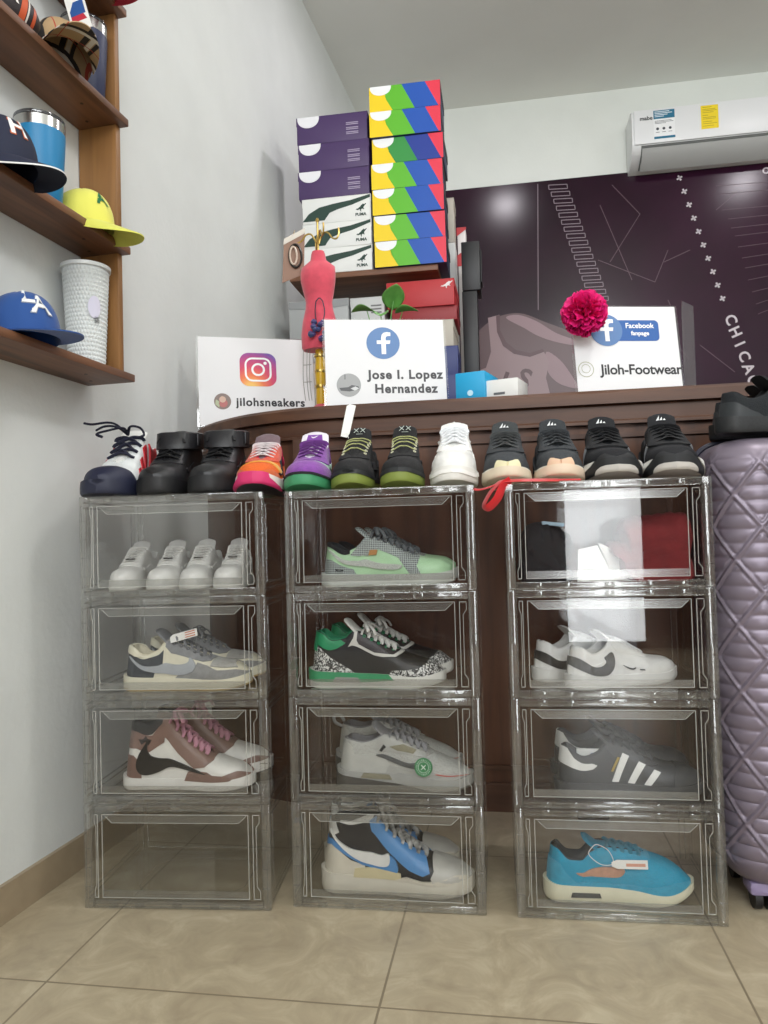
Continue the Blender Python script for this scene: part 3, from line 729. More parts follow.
def hang_tag(s, o):
    mb = MB(); a = s.tongue_pt(.026, .3); p = [(-.008, 0), (.008, 0), (.012, .012), (.012, .082), (-.004, .082), (-.010, .076)]
    mb.prism(p, 'x', -.0006, .0006); t = mb.build('hang_tag', paint('#e4e4de', .5), o, loc=(a.x - .004, a.y - .012, a.z + .004), rot=(radians(-14), radians(-16), radians(8)))
    MB().tube(spline([a, a + Vector((-.006, -.004, .012)), a + Vector((-.004, -.012, .010))], 5), .0008).build('tag_cord', paint('#e4e4de', .5), o)
def bk_green(tagged): return dict(name='skate_sneaker', L=.296, W=.97, n=2.5, zr=ZR_LOW, sole=dict(mat=rubber('#7c8a3e'), heel=.034, mid=.031, toe=.027, spring=.012),
    upper=suede('#1b1b1c'), lining=mesh_cloth('#202022'), tongue=dict(mat=suede('#171718'), top=.036, wid=1.02),
    patches=[('welt', 'S', [(0, .70), (0, 1), (1, 1), (1, .68)], rubber('#232527'), dict(off=.0015)), ('mudguard', 'U', TIP, suede('#1d1d1e')), ('eyestay', 'U', EYESTAY, suede('#1a1a1b')), ('heel_counter', 'U', HEELCTR, suede('#1d1d1e')),
             ('side_logo', 'U', SWOOSH, suede('#26262a'), dict(sm=True))],
    lace=dict(mat=lace_cloth('#b4b77a'), rows=4, a=.385, b=.60, wd=.0018, th=.0014, zig=.005, rise=.009, cross=False, bow=False), eyelets=paint('#c9c7a8'),
    extra=(lambda s, o: (xx_tongue(s, o), hang_tag(s, o))) if tagged else xx_tongue)
def puffy(s, o):
    mb = MB()
    for u in (.30, .24):
        mb.tube(spline([s.U(-1, u, .9, .002), s.U(-1, u, 1, .006), Vector(((u - .5) * s.L - .02, s.yc(u), s.zr(.37) + .022)), s.U(1, u, 1, .006), s.U(1, u, .9, .002)], 5), .009, .006, 8)
    mb.build('padded_collar', suede('#e2e1dc'), o)
white_top = dict(name='chunky_sneaker', L=.29, W=.98, n=2.8, zr=[(a, b * 1.12) for a, b in ZR_LOW], sole=dict(mat=rubber('#dedcd6'), heel=.038, mid=.034, toe=.028, spring=.010, flare=.004),
    upper=leather('#e3e2de'), lining=mesh_cloth('#dddbd6'), tongue=dict(mat=leather('#e4e3df'), top=.024, wid=1.08),
    patches=[('mudguard', 'U', TIP, leather('#e9e8e4')), ('side_wave', 'U', [(.30, .20), (.45, .45), (.66, .50), (.80, .30), (.86, .36), (.70, .62), (.45, .60), (.27, .34)], leather('#efeeea'), dict(sm=True)),
             ('eyestay', 'U', EYESTAY, leather('#eceae6')), ('heel_counter', 'U', HEELCTR, leather('#eceae6')),
             ('sole_wave', 'S', [(.10, .35), (.3, .62), (.5, .4), (.7, .66), (.9, .4), (1, .5), (1, .75), (.9, .66), (.7, .9), (.5, .66), (.3, .88), (.1, .6)], rubber('#eceae6'), dict(sm=True, off=.002))],
    lace=dict(mat=lace_cloth('#e8eaec'), rows=6, a=.39, b=.64, wd=.0044, th=.0024, rise=.010, bow=False), extra=puffy)
def logo_tri(s, o):
    tongue_mark(s, o, [[(-.008, .40), (-.002, .40), (-.006, .52)], [(-.001, .40), (.005, .40), (-.001, .62)], [(.006, .40), (.012, .40), (.004, .72)]], paint('#d9dcdc'))
def grey_run(cream): return dict(name='running_sneaker', L=.296, W=1.0, n=2.5, zr=ZR_LOW, sole=dict(mat=rubber('#d9ccb4' if cream else '#dfc9b2'), heel=.038, mid=.031, toe=.020, spring=.014),
    upper=mesh_cloth('#3b3e41'), lining=mesh_cloth('#26282a'), tongue=dict(mat=mesh_cloth('#3a3d3e' if cream else '#303336'), top=.036),
    patches=[('toe_bumper', 'U', [(.966, 0), (.967, .5), (.968, .74), (.985, .82), (1, .84), (1, 0)], rubber('#e0d8b2' if cream else '#dcb99c'), dict(off=.003)),
             ('rand', 'U', [(.62, 0), (.70, .10), (.86, .16), (1, .22), (1, 0)], rubber('#d8d4c8'), dict(off=.002)),
             ('side_stripe', 'U', [(.42, .10), (.45, .10), (.50, .70), (.47, .70)], suede('#303336')), ('side_stripe', 'U', [(.48, .10), (.51, .10), (.56, .70), (.53, .70)], suede('#303336')), ('side_stripe', 'U', [(.54, .10), (.57, .10), (.62, .68), (.59, .68)], suede('#303336')),
             ('eyestay', 'U', EYESTAY, suede('#34373a')), ('heel_counter', 'U', HEELCTR, suede('#34373a'))],
    lace=dict(mat=lace_cloth('#4a4c4c' if cream else '#3a3d40'), rows=6, a=.39, b=.65, wd=.0044, rise=.009, bow=False), extra=logo_tri)
def blk_run(): return dict(name='running_sneaker', L=.302, W=1.08, n=2.5, zr=ZR_LOW, sole=dict(mat=rubber('#d8d4d0'), under=rubber('#8f8a86'), heel=.042, mid=.036, toe=.028, spring=.014, flare=.005),
    upper=mesh_cloth('#18191c'), lining=mesh_cloth('#2c2d30'), tongue=dict(mat=mesh_cloth('#1b1c1f'), top=.036),
    patches=[('toe_bumper', 'U', [(.93, 0), (.94, .40), (.96, .80), (1, .82), (1, 0)], rubber('#1c1c1f'), dict(off=.003)),
             ('sole_toe', 'S', [(.93, 0), (.95, .30), (.97, .44), (1, .50), (1, 0)], rubber('#b9b4ae'), dict(off=.003)),
             ('rand', 'S', [(.62, .10), (.72, .62), (.84, 1), (.93, 1), (.90, .72), (.82, .44), (.72, .12)], rubber('#dddcd8'), dict(off=.0032)),
             ('outsole_band', 'S', [(.60, .0), (.66, .50), (.78, 1), (1, 1), (1, 0)], rubber('#17181b'), dict(off=.0016)),
             ('side_stripe', 'U', [(.42, .12), (.45, .12), (.50, .72), (.47, .72)], paint('#8b8d90')), ('side_stripe', 'U', [(.48, .12), (.51, .12), (.56, .72), (.53, .72)], paint('#8b8d90')), ('side_stripe', 'U', [(.54, .12), (.57, .12), (.62, .70), (.59, .70)], paint('#8b8d90')),
             ('eyestay', 'U', EYESTAY, suede('#151618')), ('heel_counter', 'U', HEELCTR, suede('#1d1e21'))],
    lace=dict(mat=lace_cloth('#141518'), rows=6, a=.39, b=.65, wd=.0046, rise=.009, bow=False), extra=logo_tri)
TOPROW = [(s1, 97.5, 1.502, .12, 'white high sneaker with red stripes and a navy rubber toe beside the plain wall', 1, None, 1.12),
    (bk_strap(), 154, 1.522, .12, 'black strap sneaker standing next to the white, red and navy shoe', -1, 'black ankle strap pair', 1),
    (bk_strap(), 204, 1.530, .13, 'black strap sneaker standing next to the orange and pink shoe', 1, 'black ankle strap pair', 1),
    (orange, 253, 1.535, .17, 'orange running sneaker with a bright pink toe bumper and white laces', 1, None, 1.04),
    (purple, 302, 1.553, .12, 'purple and mint skate sneaker with a green sole', 1, None, 1.05),
    (bk_green(True), 351, 1.556, .06, 'black suede sneaker with olive sole and a white hang tag standing up', -1, 'black suede pair with olive soles', 0.98),
    (bk_green(False), 399, 1.557, .07, 'black suede sneaker with olive sole, without a tag, next to the all white shoe', 1, 'black suede pair with olive soles', 0.98),
    (white_top, 452, 1.560, .04, 'all white chunky sneaker alone on the corner of the middle box stack', 1, None, 1.02),
    (grey_run(True), 510, 1.566, .0, 'dark grey running sneaker with pale yellow toe bumper standing on the red drawstring', -1, 'dark grey runner pair', 1.06),
    (grey_run(False), 562, 1.566, .03, 'dark grey running sneaker with peach toe bumper', 1, 'dark grey runner pair', 1.06),
    (blk_run(), 620, 1.566, -.0, 'black running sneaker with white sole flashes, next to the grey runner with the peach toe', -1, 'black runner pair with white soles', 1.05),
    (blk_run(), 677, 1.566, -.06, 'black running sneaker with white sole flashes, at the box end beside the suitcase', 1, 'black runner pair with white soles', 1.05)]
for sp, px, Y, dx, lab, side, grp, sc in TOPROW:
    loc, ang = toe_at(px, Y, dx, sp['L']); sneaker(sp, lab, loc, ang, side, grp, (1, sc, 1.06))

# --- inside the boxes
def box_shoe(sp, k, j, px0, ly, lab, side, grp, ang=0, sc=.955, lx=None):
    px0 -= 3; ly0 = ly; ly = ly0 - sp['L'] * sc / 2 * sin(ang)
    """heel seen at picture column px0, toe to the other end of the box"""
    cx, cy, r = COLS[k]
    if lx is None:
        # local x whose point at depth ly is seen at px0
        d = fw + (px0 - 384) / FPX * rt
        # solve (cx + lx c - ly s) / (cy + lx s + ly c) = d.x / d.y
        q = d.x / d.y; c, s_ = cos(r), sin(r); lx = (q * (cy + ly * c) - cx + ly * s_) / (c - q * s_) + sp['L'] * sc / 2 * cos(ang)
    lx = min(lx, BW - .010 - (sp['L'] / 2 + .008) * sc * cos(ang)); p, r = inbox(k, j, lx, ly0); return sneaker(sp, lab, p, r + ang, side, grp, sc)
def af_white(): return dict(name='low_sneaker', L=.296, W=.98, n=2.5, sole=dict(mat=rubber('#dedcd7'), heel=.034, mid=.030, toe=.030, spring=.006),
    upper=leather('#dddbd6'), lining=mesh_cloth('#d2d0ca'), tongue=dict(mat=leather('#dddbd6'), top=.024),
    patches=[('toe_cap', 'U', TIP, leather('#e2e0db')), ('eyestay', 'U', EYESTAY, leather('#e2e0db')), ('heel_counter', 'U', HEELCTR, leather('#e2e0db')), ('side_logo', 'U', SWOOSH, leather('#e8e6e2'), dict(sm=True))],
    lace=dict(mat=lace_cloth('#e6e4e0'), rows=6, a=.40, b=.66, wd=.004, bow=False),
    extra=lambda s, o: MB().box(((.655 - .5) * s.L, s.yc(.65), s.zr(.655) + .009), (.012, .026, .004), bev=.0008).build('lace_badge', mat('dark_metal', '#4b4842', .35, metal=1), o))
for i, (px, lab) in enumerate([(119, 'white low sneaker facing out of the top box, closest to the plain wall'), (156, 'white low sneaker in the top box, second from the plain wall'),
                               (192, 'white low sneaker in the top box, third from the plain wall'), (225, 'white low sneaker in the top box, farthest from the plain wall')]):
    Y = 1.53 + .0028 * (i * 4); cx, cy, r = COLS[0]; x = unp(px, Y + .0)
    dx, dy = x - cx, Y - cy; lx = dx * cos(r) + dy * sin(r)
    p, r = inbox(0, 0, lx - .012, .035 + .296 * .40); sneaker(af_white(), lab, p, r - pi / 2 + .07, 1 if i % 2 else -1, 'white pairs in the top box', (.80, .71, .82))

def tag_on(hexcol, pos, rot, w=.016, h=.062):
    def f(s, o):
        mb = MB(); mb.prism([(0, -w / 2), (.010, -w / 2 * .4), (.012, -w / 2)][:1] + [(.008, -w / 2), (h, -w / 2), (h, w / 2), (.008, w / 2), (0, w / 4), (0, -w / 4)], 'z', -.0006, .0006)
        t = mb.build('hang_tag', paint('#e6e4de', .5), o, loc=pos, rot=rot)
        m2 = MB()
        for q in (-.3, 0, .3): m2.bb((h * .55, q * w - .0012, .0006), (h * .92, q * w + .0012, .0009))
        m2.build('tag_print', paint(hexcol), t)
    return f
grey_low = dict(name='low_sneaker', L=.292, W=1.0, n=2.5, sole=dict(mat=rubber('#d9d3bd'), out=rubber('#b39a68'), heel=.034, mid=.028, toe=.026, spring=.012),
    upper=leather('#d8d2bc'), lining=mesh_cloth('#cfc7ae'), tongue=dict(mat=leather('#77777a'), top=.026),
    patches=[('heel_counter', 'U', [(0, 0), (0, .80), (.10, .80), (.22, .88), (.34, .80), (.33, .42), (.27, .30), (.25, 0)], suede('#3a3d42')),
             ('mudguard', 'U', [(.42, 0), (.50, .30), (.60, .50), (.62, .70), (.70, .70), (.78, .55), (.90, .60), (1, .62), (1, 0)], suede('#8b8a88')), ('eyestay', 'U', EYESTAY, suede('#828284')),
             ('toe_box', 'U', [(.72, .70), (.73, 1), (.90, 1), (.93, .75), (.84, .70)], suede('#a6a49e')),
             ('side_logo', 'U', [(.04, .72), (.14, .46), (.26, .26), (.38, .15), (.48, .15), (.56, .26), (.60, .44), (.60, .64), (.555, .76), (.545, .60), (.50, .48), (.42, .42), (.30, .47), (.16, .58)], leather('#a3a6aa'), dict(sm=True, off=.004)), ('heel_tab', 'U', [(0, .80), (0, 1), (.10, 1), (.16, .93), (.10, .80)], leather('#d8d2bc'))],
    lace=dict(mat=lace_cloth('#7b7b7e'), rows=6, a=.40, b=.65, wd=.004, bow=True), eyelets=paint('#3a3a3c'))
grey_low_t = dict(grey_low, extra=tag_on('#c8683c', (-.030, -.030, .118), (radians(62), radians(-14), radians(6)), .019, .064))
box_shoe(grey_low_t, 0, 1, 128, .085, 'grey and cream low sneaker with a white hang tag, at the front of its box', 1, 'grey and cream pair')
box_shoe(grey_low, 0, 1, 150, .205, 'grey and cream low sneaker without a tag, behind its mate', -1, 'grey and cream pair')
ZR_HI = [(0, .158), (.08, .158), (.18, .152), (.28, .160), (.35, .164), (.46, .128), (.60, .092), (.72, .074), (.82, .064), (.91, .056), (1, .036)]
PINK = lace_cloth('#c08a9a'); MOCHA = leather('#7d6258')
brown = dict(name='high_top_sneaker', L=.300, W=1.0, n=2.6, zr=ZR_HI, sole=dict(mat=rubber('#dcd9d3'), out=rubber('#3b302d'), heel=.032, mid=.029, toe=.029, spring=.008),
    upper=leather('#dad7d0'), lining=mesh_cloth('#26221f'), tongue=dict(mat=MOCHA, top=.010),
    patches=[('heel_counter', 'U', [(0, 0), (0, .40), (.08, .42), (.15, .30), (.16, 0)], MOCHA), ('ankle_panel', 'U', [(0, .52), (0, .88), (.10, .86), (.24, .78), (.32, .95), (.36, .95), (.34, .62), (.22, .50), (.1, .55)], MOCHA),
             ('collar', 'U', [(0, .86), (0, 1), (.34, 1), (.33, .94), (.24, .80), (.1, .84)], leather('#211e1d')),
             ('eyestay', 'U', [(.33, 1), (.32, .75), (.40, .62), (.50, .52), (.58, .40), (.66, .55), (.72, .9), (.72, 1)], MOCHA),
             ('mudguard', 'U', [(.50, 0), (.53, .26), (.60, .34), (.68, .40), (.72, .30), (.80, .30), (.90, .60), (1, .72), (1, 0)], MOCHA),
             ('side_logo', 'U', REVSW, leather('#191818'), dict(sm=True, off=.0045)),
             ('ankle_emblem', 'U', [(.12, .72), (.15, .64), (.18, .70), (.21, .63), (.235, .71), (.20, .74), (.18, .80), (.16, .74)], paint('#2a2220'), dict(off=.0036))],
    lace=dict(mat=PINK, rows=7, a=.38, b=.655, wd=.0062, th=.003, rise=.010, bow=True))
box_shoe(brown, 0, 2, 126, .085, 'brown and white high top with large black logo and pink laces, front of its box', 1, 'brown and white pair with pink laces')
box_shoe(brown, 0, 2, 152, .205, 'brown and white high top with pink laces, half hidden behind its mate', -1, 'brown and white pair with pink laces')
GRID = mat('checked_cloth', '#5c6163', .7)
def check_mat():
    m = GRID; nt = m.node_tree; b = nt.nodes['Principled BSDF']; tc = nt.nodes.new('ShaderNodeTexCoord'); mp = nt.nodes.new('ShaderNodeMapping'); mp.inputs['Rotation'].default_value = (.1, .2, .3)
    ck = nt.nodes.new('ShaderNodeTexBrick'); ck.offset = 0; ck.inputs['Scale'].default_value = 1; ck.inputs['Brick Width'].default_value = .0042; ck.inputs['Row Height'].default_value = .0042; ck.inputs['Mortar Size'].default_value = .0005
    sw = nt.nodes.new('ShaderNodeSeparateXYZ'); cb = nt.nodes.new('ShaderNodeCombineXYZ')
    nt.links.new(tc.outputs['Object'], sw.inputs[0]); nt.links.new(sw.outputs['X'], cb.inputs['X']); nt.links.new(sw.outputs['Z'], cb.inputs['Y']); nt.links.new(cb.outputs[0], ck.inputs['Vector'])
    ck.inputs['Color1'].default_value = lin('#55595c'); ck.inputs['Color2'].default_value = lin('#606467'); ck.inputs['Mortar'].default_value = lin('#b9c2bc')
    nt.links.new(ck.outputs['Color'], b.inputs['Base Color'])
check_mat()
MINT = leather('#a9cda4')
green = dict(name='low_sneaker', L=.298, W=1.0, n=2.5, sole=dict(mat=rubber('#c3c6c0'), heel=.030, mid=.027, toe=.026, spring=.008),
    upper=MINT, lining=mesh_cloth('#25282a'), tongue=dict(mat=GRID, top=.022),
    patches=[('heel_counter', 'U', [(0, 0), (0, .50), (.08, .50), (.16, .40), (.25, .25), (.28, 0)], GRID), ('eyestay', 'U', [(.28, 1), (.22, .80), (.30, .64), (.36, .50), (.44, .72), (.60, .66), (.66, .30), (.70, .0), (.78, .0), (.74, .5), (.76, .9), (.755, 1)], GRID),
             ('collar', 'U', [(0, .90), (0, 1), (.22, 1), (.22, .86), (.12, .84)], mesh_cloth('#1e2022')),
             ('side_logo', 'U', [(.03, .80), (.16, .52), (.28, .34), (.40, .20), (.55, .20), (.62, .30), (.62, .42), (.50, .36), (.40, .38), (.28, .52), (.14, .70)], cracked('speckle_cloth', '#cfd2c8', '#8d918c', 260), dict(sm=True, off=.004)),
             ('side_tab', 'U', [(.37, .52), (.43, .56), (.44, .70), (.38, .66)], leather('#a8763a'), dict(off=.005)), ('heel_emblem', 'U', disc(.035, 20, (.14, .22)), paint('#25282a'), dict(off=.004)), ('heel_emblem_spot', 'U', disc(.014, 16, (.14, .22)), paint('#8a8f8c'), dict(off=.0052))],
    lace=dict(mat=lace_cloth('#5d6265'), rows=7, a=.39, b=.69, wd=.0056, th=.0032, rise=.010, bow=True))
box_shoe(green, 1, 0, 326, .085, 'mint green sneaker with grey checked panels, at the front of its box', 1, 'mint and grey checked pair')
box_shoe(green, 1, 0, 338, .205, 'mint green sneaker with grey checked panels, hidden behind its mate', -1, 'mint and grey checked pair')
ELE = cracked('speckled_leather', '#d6d6d2', '#1e1e1f', 95); KELLY = leather('#23895a')
j3 = dict(name='mid_top_sneaker', L=.304, W=1.02, n=2.6, zr=[(0, .128), (.06, .126), (.16, .108), (.27, .112), (.34, .128), (.46, .112), (.60, .090), (.72, .076), (.82, .066), (.91, .058), (1, .038)],
    sole=dict(mat=rubber('#d7d6d0'), heel=.040, mid=.032, toe=.026, spring=.014), upper=leather('#1c1c1e'), lining=mesh_cloth('#2f7f5a'), tongue=dict(mat=leather('#d6d5cf'), top=.028),
    patches=[('heel_counter', 'U', [(0, .02), (0, .56), (.05, .62), (.13, .54), (.28, .20), (.36, 0), (.05, 0)], ELE), ('toe_cap', 'U', [(.60, 0), (.63, .22), (.74, .36), (.83, .50), (.88, .80), (.90, 1), (1, 1), (1, 0)], ELE),
             ('eyestay', 'U', [(.35, 1), (.34, .84), (.30, .70), (.36, .66), (.50, .58), (.56, .62), (.66, .78), (.71, 1)], leather('#c8c6bf')), ('eyestay_inlay', 'U', [(.37, 1), (.365, .80), (.38, .72), (.50, .66), (.64, .82), (.68, 1)], leather('#2a2426')),
             ('collar', 'U', [(0, .70), (0, .98), (.10, .98), (.24, .97), (.28, .86), (.2, .74), (.1, .66)], KELLY), ('heel_tab', 'U', [(0, .52), (0, .78), (.03, .78), (.04, .52)], KELLY),
             ('midsole_stripe', 'S', [(.0, .40), (.0, 1), (.60, 1), (.64, .62), (.45, .42)], rubber('#2f9160'), dict(off=.0016)), ('air_window', 'S', [(.20, .40), (.22, .72), (.38, .72), (.40, .40)], rubber('#8f8f8b'), dict(off=.0026))],
    lace=dict(mat=lace_cloth('#d2d0cb'), rows=6, a=.40, b=.64, wd=.005, th=.0026, rise=.010, bow=True), eyelets=paint('#23895a'))
box_shoe(j3, 1, 1, 312, .085, 'black sneaker with green sole stripe and speckled toe, at the front of its box', 1, 'black, green and speckled pair')
box_shoe(j3, 1, 1, 328, .205, 'black sneaker with green collar, behind its mate with the speckled toe', -1, 'black, green and speckled pair')
def am_tag(s, o):
    u, h = .66, .46; p = s.U(-1, u, s.t_of_h(h), .004); n = (s.U(-1, u, s.t_of_h(h), .012) - p).normalized(); y = Vector((0, 0, 1)); x = y.cross(n).normalized(); y = n.cross(x)
    f = lambda a, b, k: p + x * a + y * b + n * k
    mb = MB(); D = disc(.020, 36); mb.add([f(a, b, .0) for a, b in D] + [f(a, b, .003) for a, b in D], [tuple(range(36, 72))] + [(i, (i + 1) % 36, (i + 1) % 36 + 36, i + 36) for i in range(36)]); t = mb.build('verification_tag', paint('#2f7d4b'), o)
    mb = MB()
    for sg in (-1, 1): mb.tube([f(-.005, -.005 * sg, .0035), f(.005, .005 * sg, .0035)], .0012, .001, 5)
    mb.tube([f(a * .58, b * .58, .0032) for a, b in D], .0005, .0005, 4, closed=True)
    for i in range(24):
        a = 2 * pi * i / 24; mb.tube([f(.0138 * cos(a), .0138 * sin(a), .0033), f(.0172 * cos(a), .0172 * sin(a), .0033)], .0008, .0005, 4)
    mb.build('tag_print', paint('#dfe8df'), t)
GL = leather('#a4a49f')
am = dict(name='running_sneaker', L=.300, W=1.0, n=2.6, zr=[(0, .112), (.06, .112), (.18, .106), (.28, .112), (.36, .122), (.48, .110), (.60, .094), (.72, .080), (.82, .068), (.91, .056), (1, .038)],
    sole=dict(mat=rubber('#9c9c98'), heel=.046, mid=.038, toe=.026, spring=.014, out=rubber('#66625c')), upper=mesh_cloth('#a9a9a4'), lining=mesh_cloth('#77777a'), tongue=dict(mat=mesh_cloth('#86868a'), top=.024),
    patches=[('mudguard', 'U', [(.28, 0), (.40, .22), (.60, .30), (.80, .28), (.92, .46), (1, .5), (1, 0)], GL), ('heel_counter', 'U', [(0, 0), (0, .80), (.05, .92), (.10, .80), (.12, .62), (.26, .62), (.34, .50), (.40, .30), (.36, 0)], leather('#b2b2ad')),
             ('eyestay', 'U', [(.35, 1), (.30, .92), (.28, .74), (.36, .60), (.50, .66), (.66, .80), (.72, 1)], GL), ('olive_panel', 'U', [(.40, .74), (.46, .70), (.58, .78), (.60, .92), (.50, .92)], suede('#85806c'), dict(off=.004)),
             ('midsole_base', 'S', [(0, 0), (0, .74), (.10, .74), (.30, .58), (.50, .40), (.70, .20), (.9, 0)], rubber('#484643'), dict(off=.0018)), ('air_window', 'S', [(.20, .72), (.22, .96), (.40, .92), (.42, .66)], rubber('#7f7a66'), dict(off=.0026)),
             ('side_logo', 'U', [(.36, .42), (.50, .30), (.60, .30), (.66, .42), (.62, .54), (.54, .42), (.44, .46), (.30, .56)], leather('#4f5254'), dict(sm=True, off=.004)), ('brand_tab', 'U', [(.325, .66), (.34, .60), (.375, .72), (.355, .78)], paint('#222425'), dict(off=.005)),
             ('red_line', 'U', [(.74, .30), (.76, .34), (.98, .40), (.98, .35)], paint('#b9534a'), dict(off=.0036))],
    lace=dict(mat=lace_cloth('#8d8d90'), rows=6, a=.40, b=.66, wd=.0048, rise=.010, bow=False), extra=am_tag)
def pull_loop(s, o):
    p = s.U(1, 0, 1); MB().tube(spline([p + Vector((.004, 0, -.01)), p + Vector((-.018, 0, .0)), p + Vector((-.022, 0, .016)), p + Vector((-.006, 0, .018)), p + Vector((.004, 0, .004))], 5), .004, .0016, 6, upv=(0, 1, 0)).build('pull_loop', paint('#8a8a88'), o)
am2 = dict(am, extra=pull_loop)
box_shoe(am, 1, 2, 337, .085, 'pale grey runner with a round green tag on its side', 1, 'pale grey runner pair')
box_shoe(am2, 1, 2, 336, .205, 'pale grey runner without a tag, behind the one with the green tag', -1, 'pale grey runner pair')
SAIL = leather('#cfc8b8'); UNC = leather('#4f87bd'); ZR_HI2 = [(0, .150), (.08, .152), (.18, .150), (.28, .158), (.34, .164), (.46, .128), (.60, .094), (.72, .076), (.82, .066), (.91, .058), (1, .040)]
blue = dict(name='high_top_sneaker', L=.322, W=1.02, n=2.6, zr=ZR_HI2, sole=dict(mat=rubber('#cdc7b8'), heel=.044, mid=.036, toe=.032, spring=.010),
    upper=leather('#1c1c1f'), lining=mesh_cloth('#1d2024'), tongue=dict(mat=leather('#2b2c30'), top=.006),
    patches=[('heel_counter', 'U', [(0, 0), (0, .52), (.05, .56), (.12, .45), (.20, .30), (.30, .20), (.30, 0)], SAIL), ('heel_blue', 'U', [(0, .50), (0, .64), (.05, .66), (.28, .36), (.42, .20), (.42, .12), (.28, .22), (.12, .46), (.05, .56)], UNC, dict(off=.0022)),
             ('ankle_tab', 'U', [(0, .80), (0, .96), (.06, .98), (.10, .80), (.05, .72)], leather('#d9d8d4')), ('collar', 'U', [(.10, .98), (.10, 1), (.36, 1), (.35, .90), (.25, .94)], leather('#d9d8d4')),
             ('eyestay', 'U', [(.37, 1), (.335, .92), (.35, .76), (.42, .66), (.50, .56), (.60, .38), (.69, .32), (.735, .5), (.72, .8), (.70, 1)], UNC),
             ('blue_panel', 'U', [(.36, .05), (.40, .30), (.46, .52), (.505, .50), (.525, .30), (.50, .10), (.44, .03)], UNC, dict(sm=True)),
             ('toe_cap', 'U', [(.76, .0), (.74, .30), (.76, .60), (.75, .9), (.745, 1), (1, 1), (1, 0)], leather('#b9b6ae')),
             ('mudguard', 'U', [(.50, 0), (.58, .14), (.68, .10), (.78, .20), (.90, .55), (1, .62), (1, 0)], SAIL), ('sole_wrap', 'U', [(.22, 0), (.23, .16), (.54, .20), (.545, 0)], leather('#cbbf9a'), dict(off=.004)),
             ('side_logo', 'U', [(.03, .84), (.08, .66), (.18, .44), (.28, .28), (.38, .22), (.45, .28), (.47, .42), (.46, .56), (.41, .44), (.34, .42), (.22, .50), (.10, .66)], leather('#dcdbd7'), dict(sm=True, off=.005))],
    lace=dict(mat=mat('lace_two_tone', '#d6d4ce', .8, alt='#1e1e20', nscale=45), rows=7, a=.385, b=.70, wd=.0052, th=.003, rise=.011, bow=True))
box_shoe(blue, 1, 3, 319, .085, 'black, blue and cream high top with big white logo, front of its box', 1, 'black, blue and cream pair', sc=1.0)
box_shoe(blue, 1, 3, 322, .205, 'black, blue and cream high top, partly hidden behind its mate', -1, 'black, blue and cream pair')
wl = dict(name='low_sneaker', L=.292, W=1.0, n=2.5, sole=dict(mat=rubber('#d4d3d0'), heel=.034, mid=.028, toe=.026, spring=.012), upper=leather('#d9d8d6'), lining=mesh_cloth('#cfcecb'), tongue=dict(mat=leather('#dcdbd9'), top=.024),
    patches=[('mudguard', 'U', TIP, leather('#dfdedb')), ('eyestay', 'U', EYESTAY, leather('#dfdedb')), ('heel_panel', 'U', [(0, .05), (0, .60), (.10, .56), (.20, .55), (.30, .62), (.27, .30), (.2, .12), (.1, .05)], leather('#dfdedb')),
             ('side_logo', 'U', [(.0, .66), (.0, .36), (.10, .18), (.20, .06), (.30, .06), (.36, .22), (.375, .46), (.35, .68), (.28, .74), (.29, .54), (.24, .44), (.14, .50)], leather('#202024'), dict(sm=True, off=.0036)),
             ('small_logo', 'U', [(u - .02, h) for u, h in swoosh_mini(.53, .26, .9)], paint('#1c1c20'), dict(sm=True, off=.004)), ('small_mark', 'U', [(.60, .22), (.64, .22), (.64, .27), (.60, .27)], paint('#33343a'), dict(off=.004))],
    lace=dict(mat=lace_cloth('#dcdbd9'), rows=6, a=.40, b=.65, wd=.004, bow=False))
box_shoe(wl, 2, 1, 566, .112, 'white low sneaker with a small black logo, at the front of its box', 1, 'white low pair with black logos', ang=.42, sc=.86)
box_shoe(wl, 2, 1, 533, .192, 'white low sneaker behind its mate with the small black logo', -1, 'white low pair with black logos', ang=.42, sc=.86)
def ss_label(s, o):
    u = .22; mb = MB(); p = s.U(-1, .20, 1); mb.box((p.x + .010, p.y + .020, p.z - .004), (.058, .004, .034), bev=.001); t = mb.build('inner_label', paint('#d8d9d6'), o)
    MB().tube([(p.x + .016 + .007 * cos(a), p.y + .0172, p.z - .004 + .007 * sin(a)) for a in [2 * pi * i / 20 for i in range(17)]], .0016, .0012, 6, upv=(0, 1, 0)).build('label_print', paint('#2f4f86'), t)
CH = leather('#323437')
ss = dict(name='low_sneaker', L=.300, W=1.0, n=2.5, sole=dict(mat=rubber('#3a3b3d'), heel=.028, mid=.026, toe=.026, spring=.006), upper=CH, lining=mesh_cloth('#4a4c4f'), tongue=dict(mat=leather('#484a4d'), top=.022),
    patches=[('heel_tab', 'U', [(0, .55), (0, 1), (.05, 1), (.10, .84), (.24, .74), (.28, .62), (.25, .54), (.1, .52)], leather('#d9d9d6')), ('toe_shell', 'U', [(.80, 0), (.80, .5), (.83, .9), (.83, 1), (1, 1), (1, 0)], rubber('#333538')), ('eyestay', 'U', EYESTAY, leather('#414346')),
             ('side_stripe', 'U', [(.38, .10), (.425, .10), (.505, .82), (.46, .84)], leather('#dfdfdc'), dict(off=.003)), ('side_stripe', 'U', [(.49, .10), (.535, .10), (.615, .76), (.57, .78)], leather('#dfdfdc'), dict(off=.003)), ('side_stripe', 'U', [(.60, .10), (.645, .10), (.715, .66), (.67, .70)], leather('#dfdfdc'), dict(off=.003)),
             ('gold_script', 'U', [(.375, .34), (.39, .34), (.44, .70), (.425, .70)], paint('#a8904a'), dict(off=.003))],
    lace=dict(mat=lace_cloth('#3f4144'), rows=6, a=.40, b=.66, wd=.0046, bow=False), extra=ss_label)
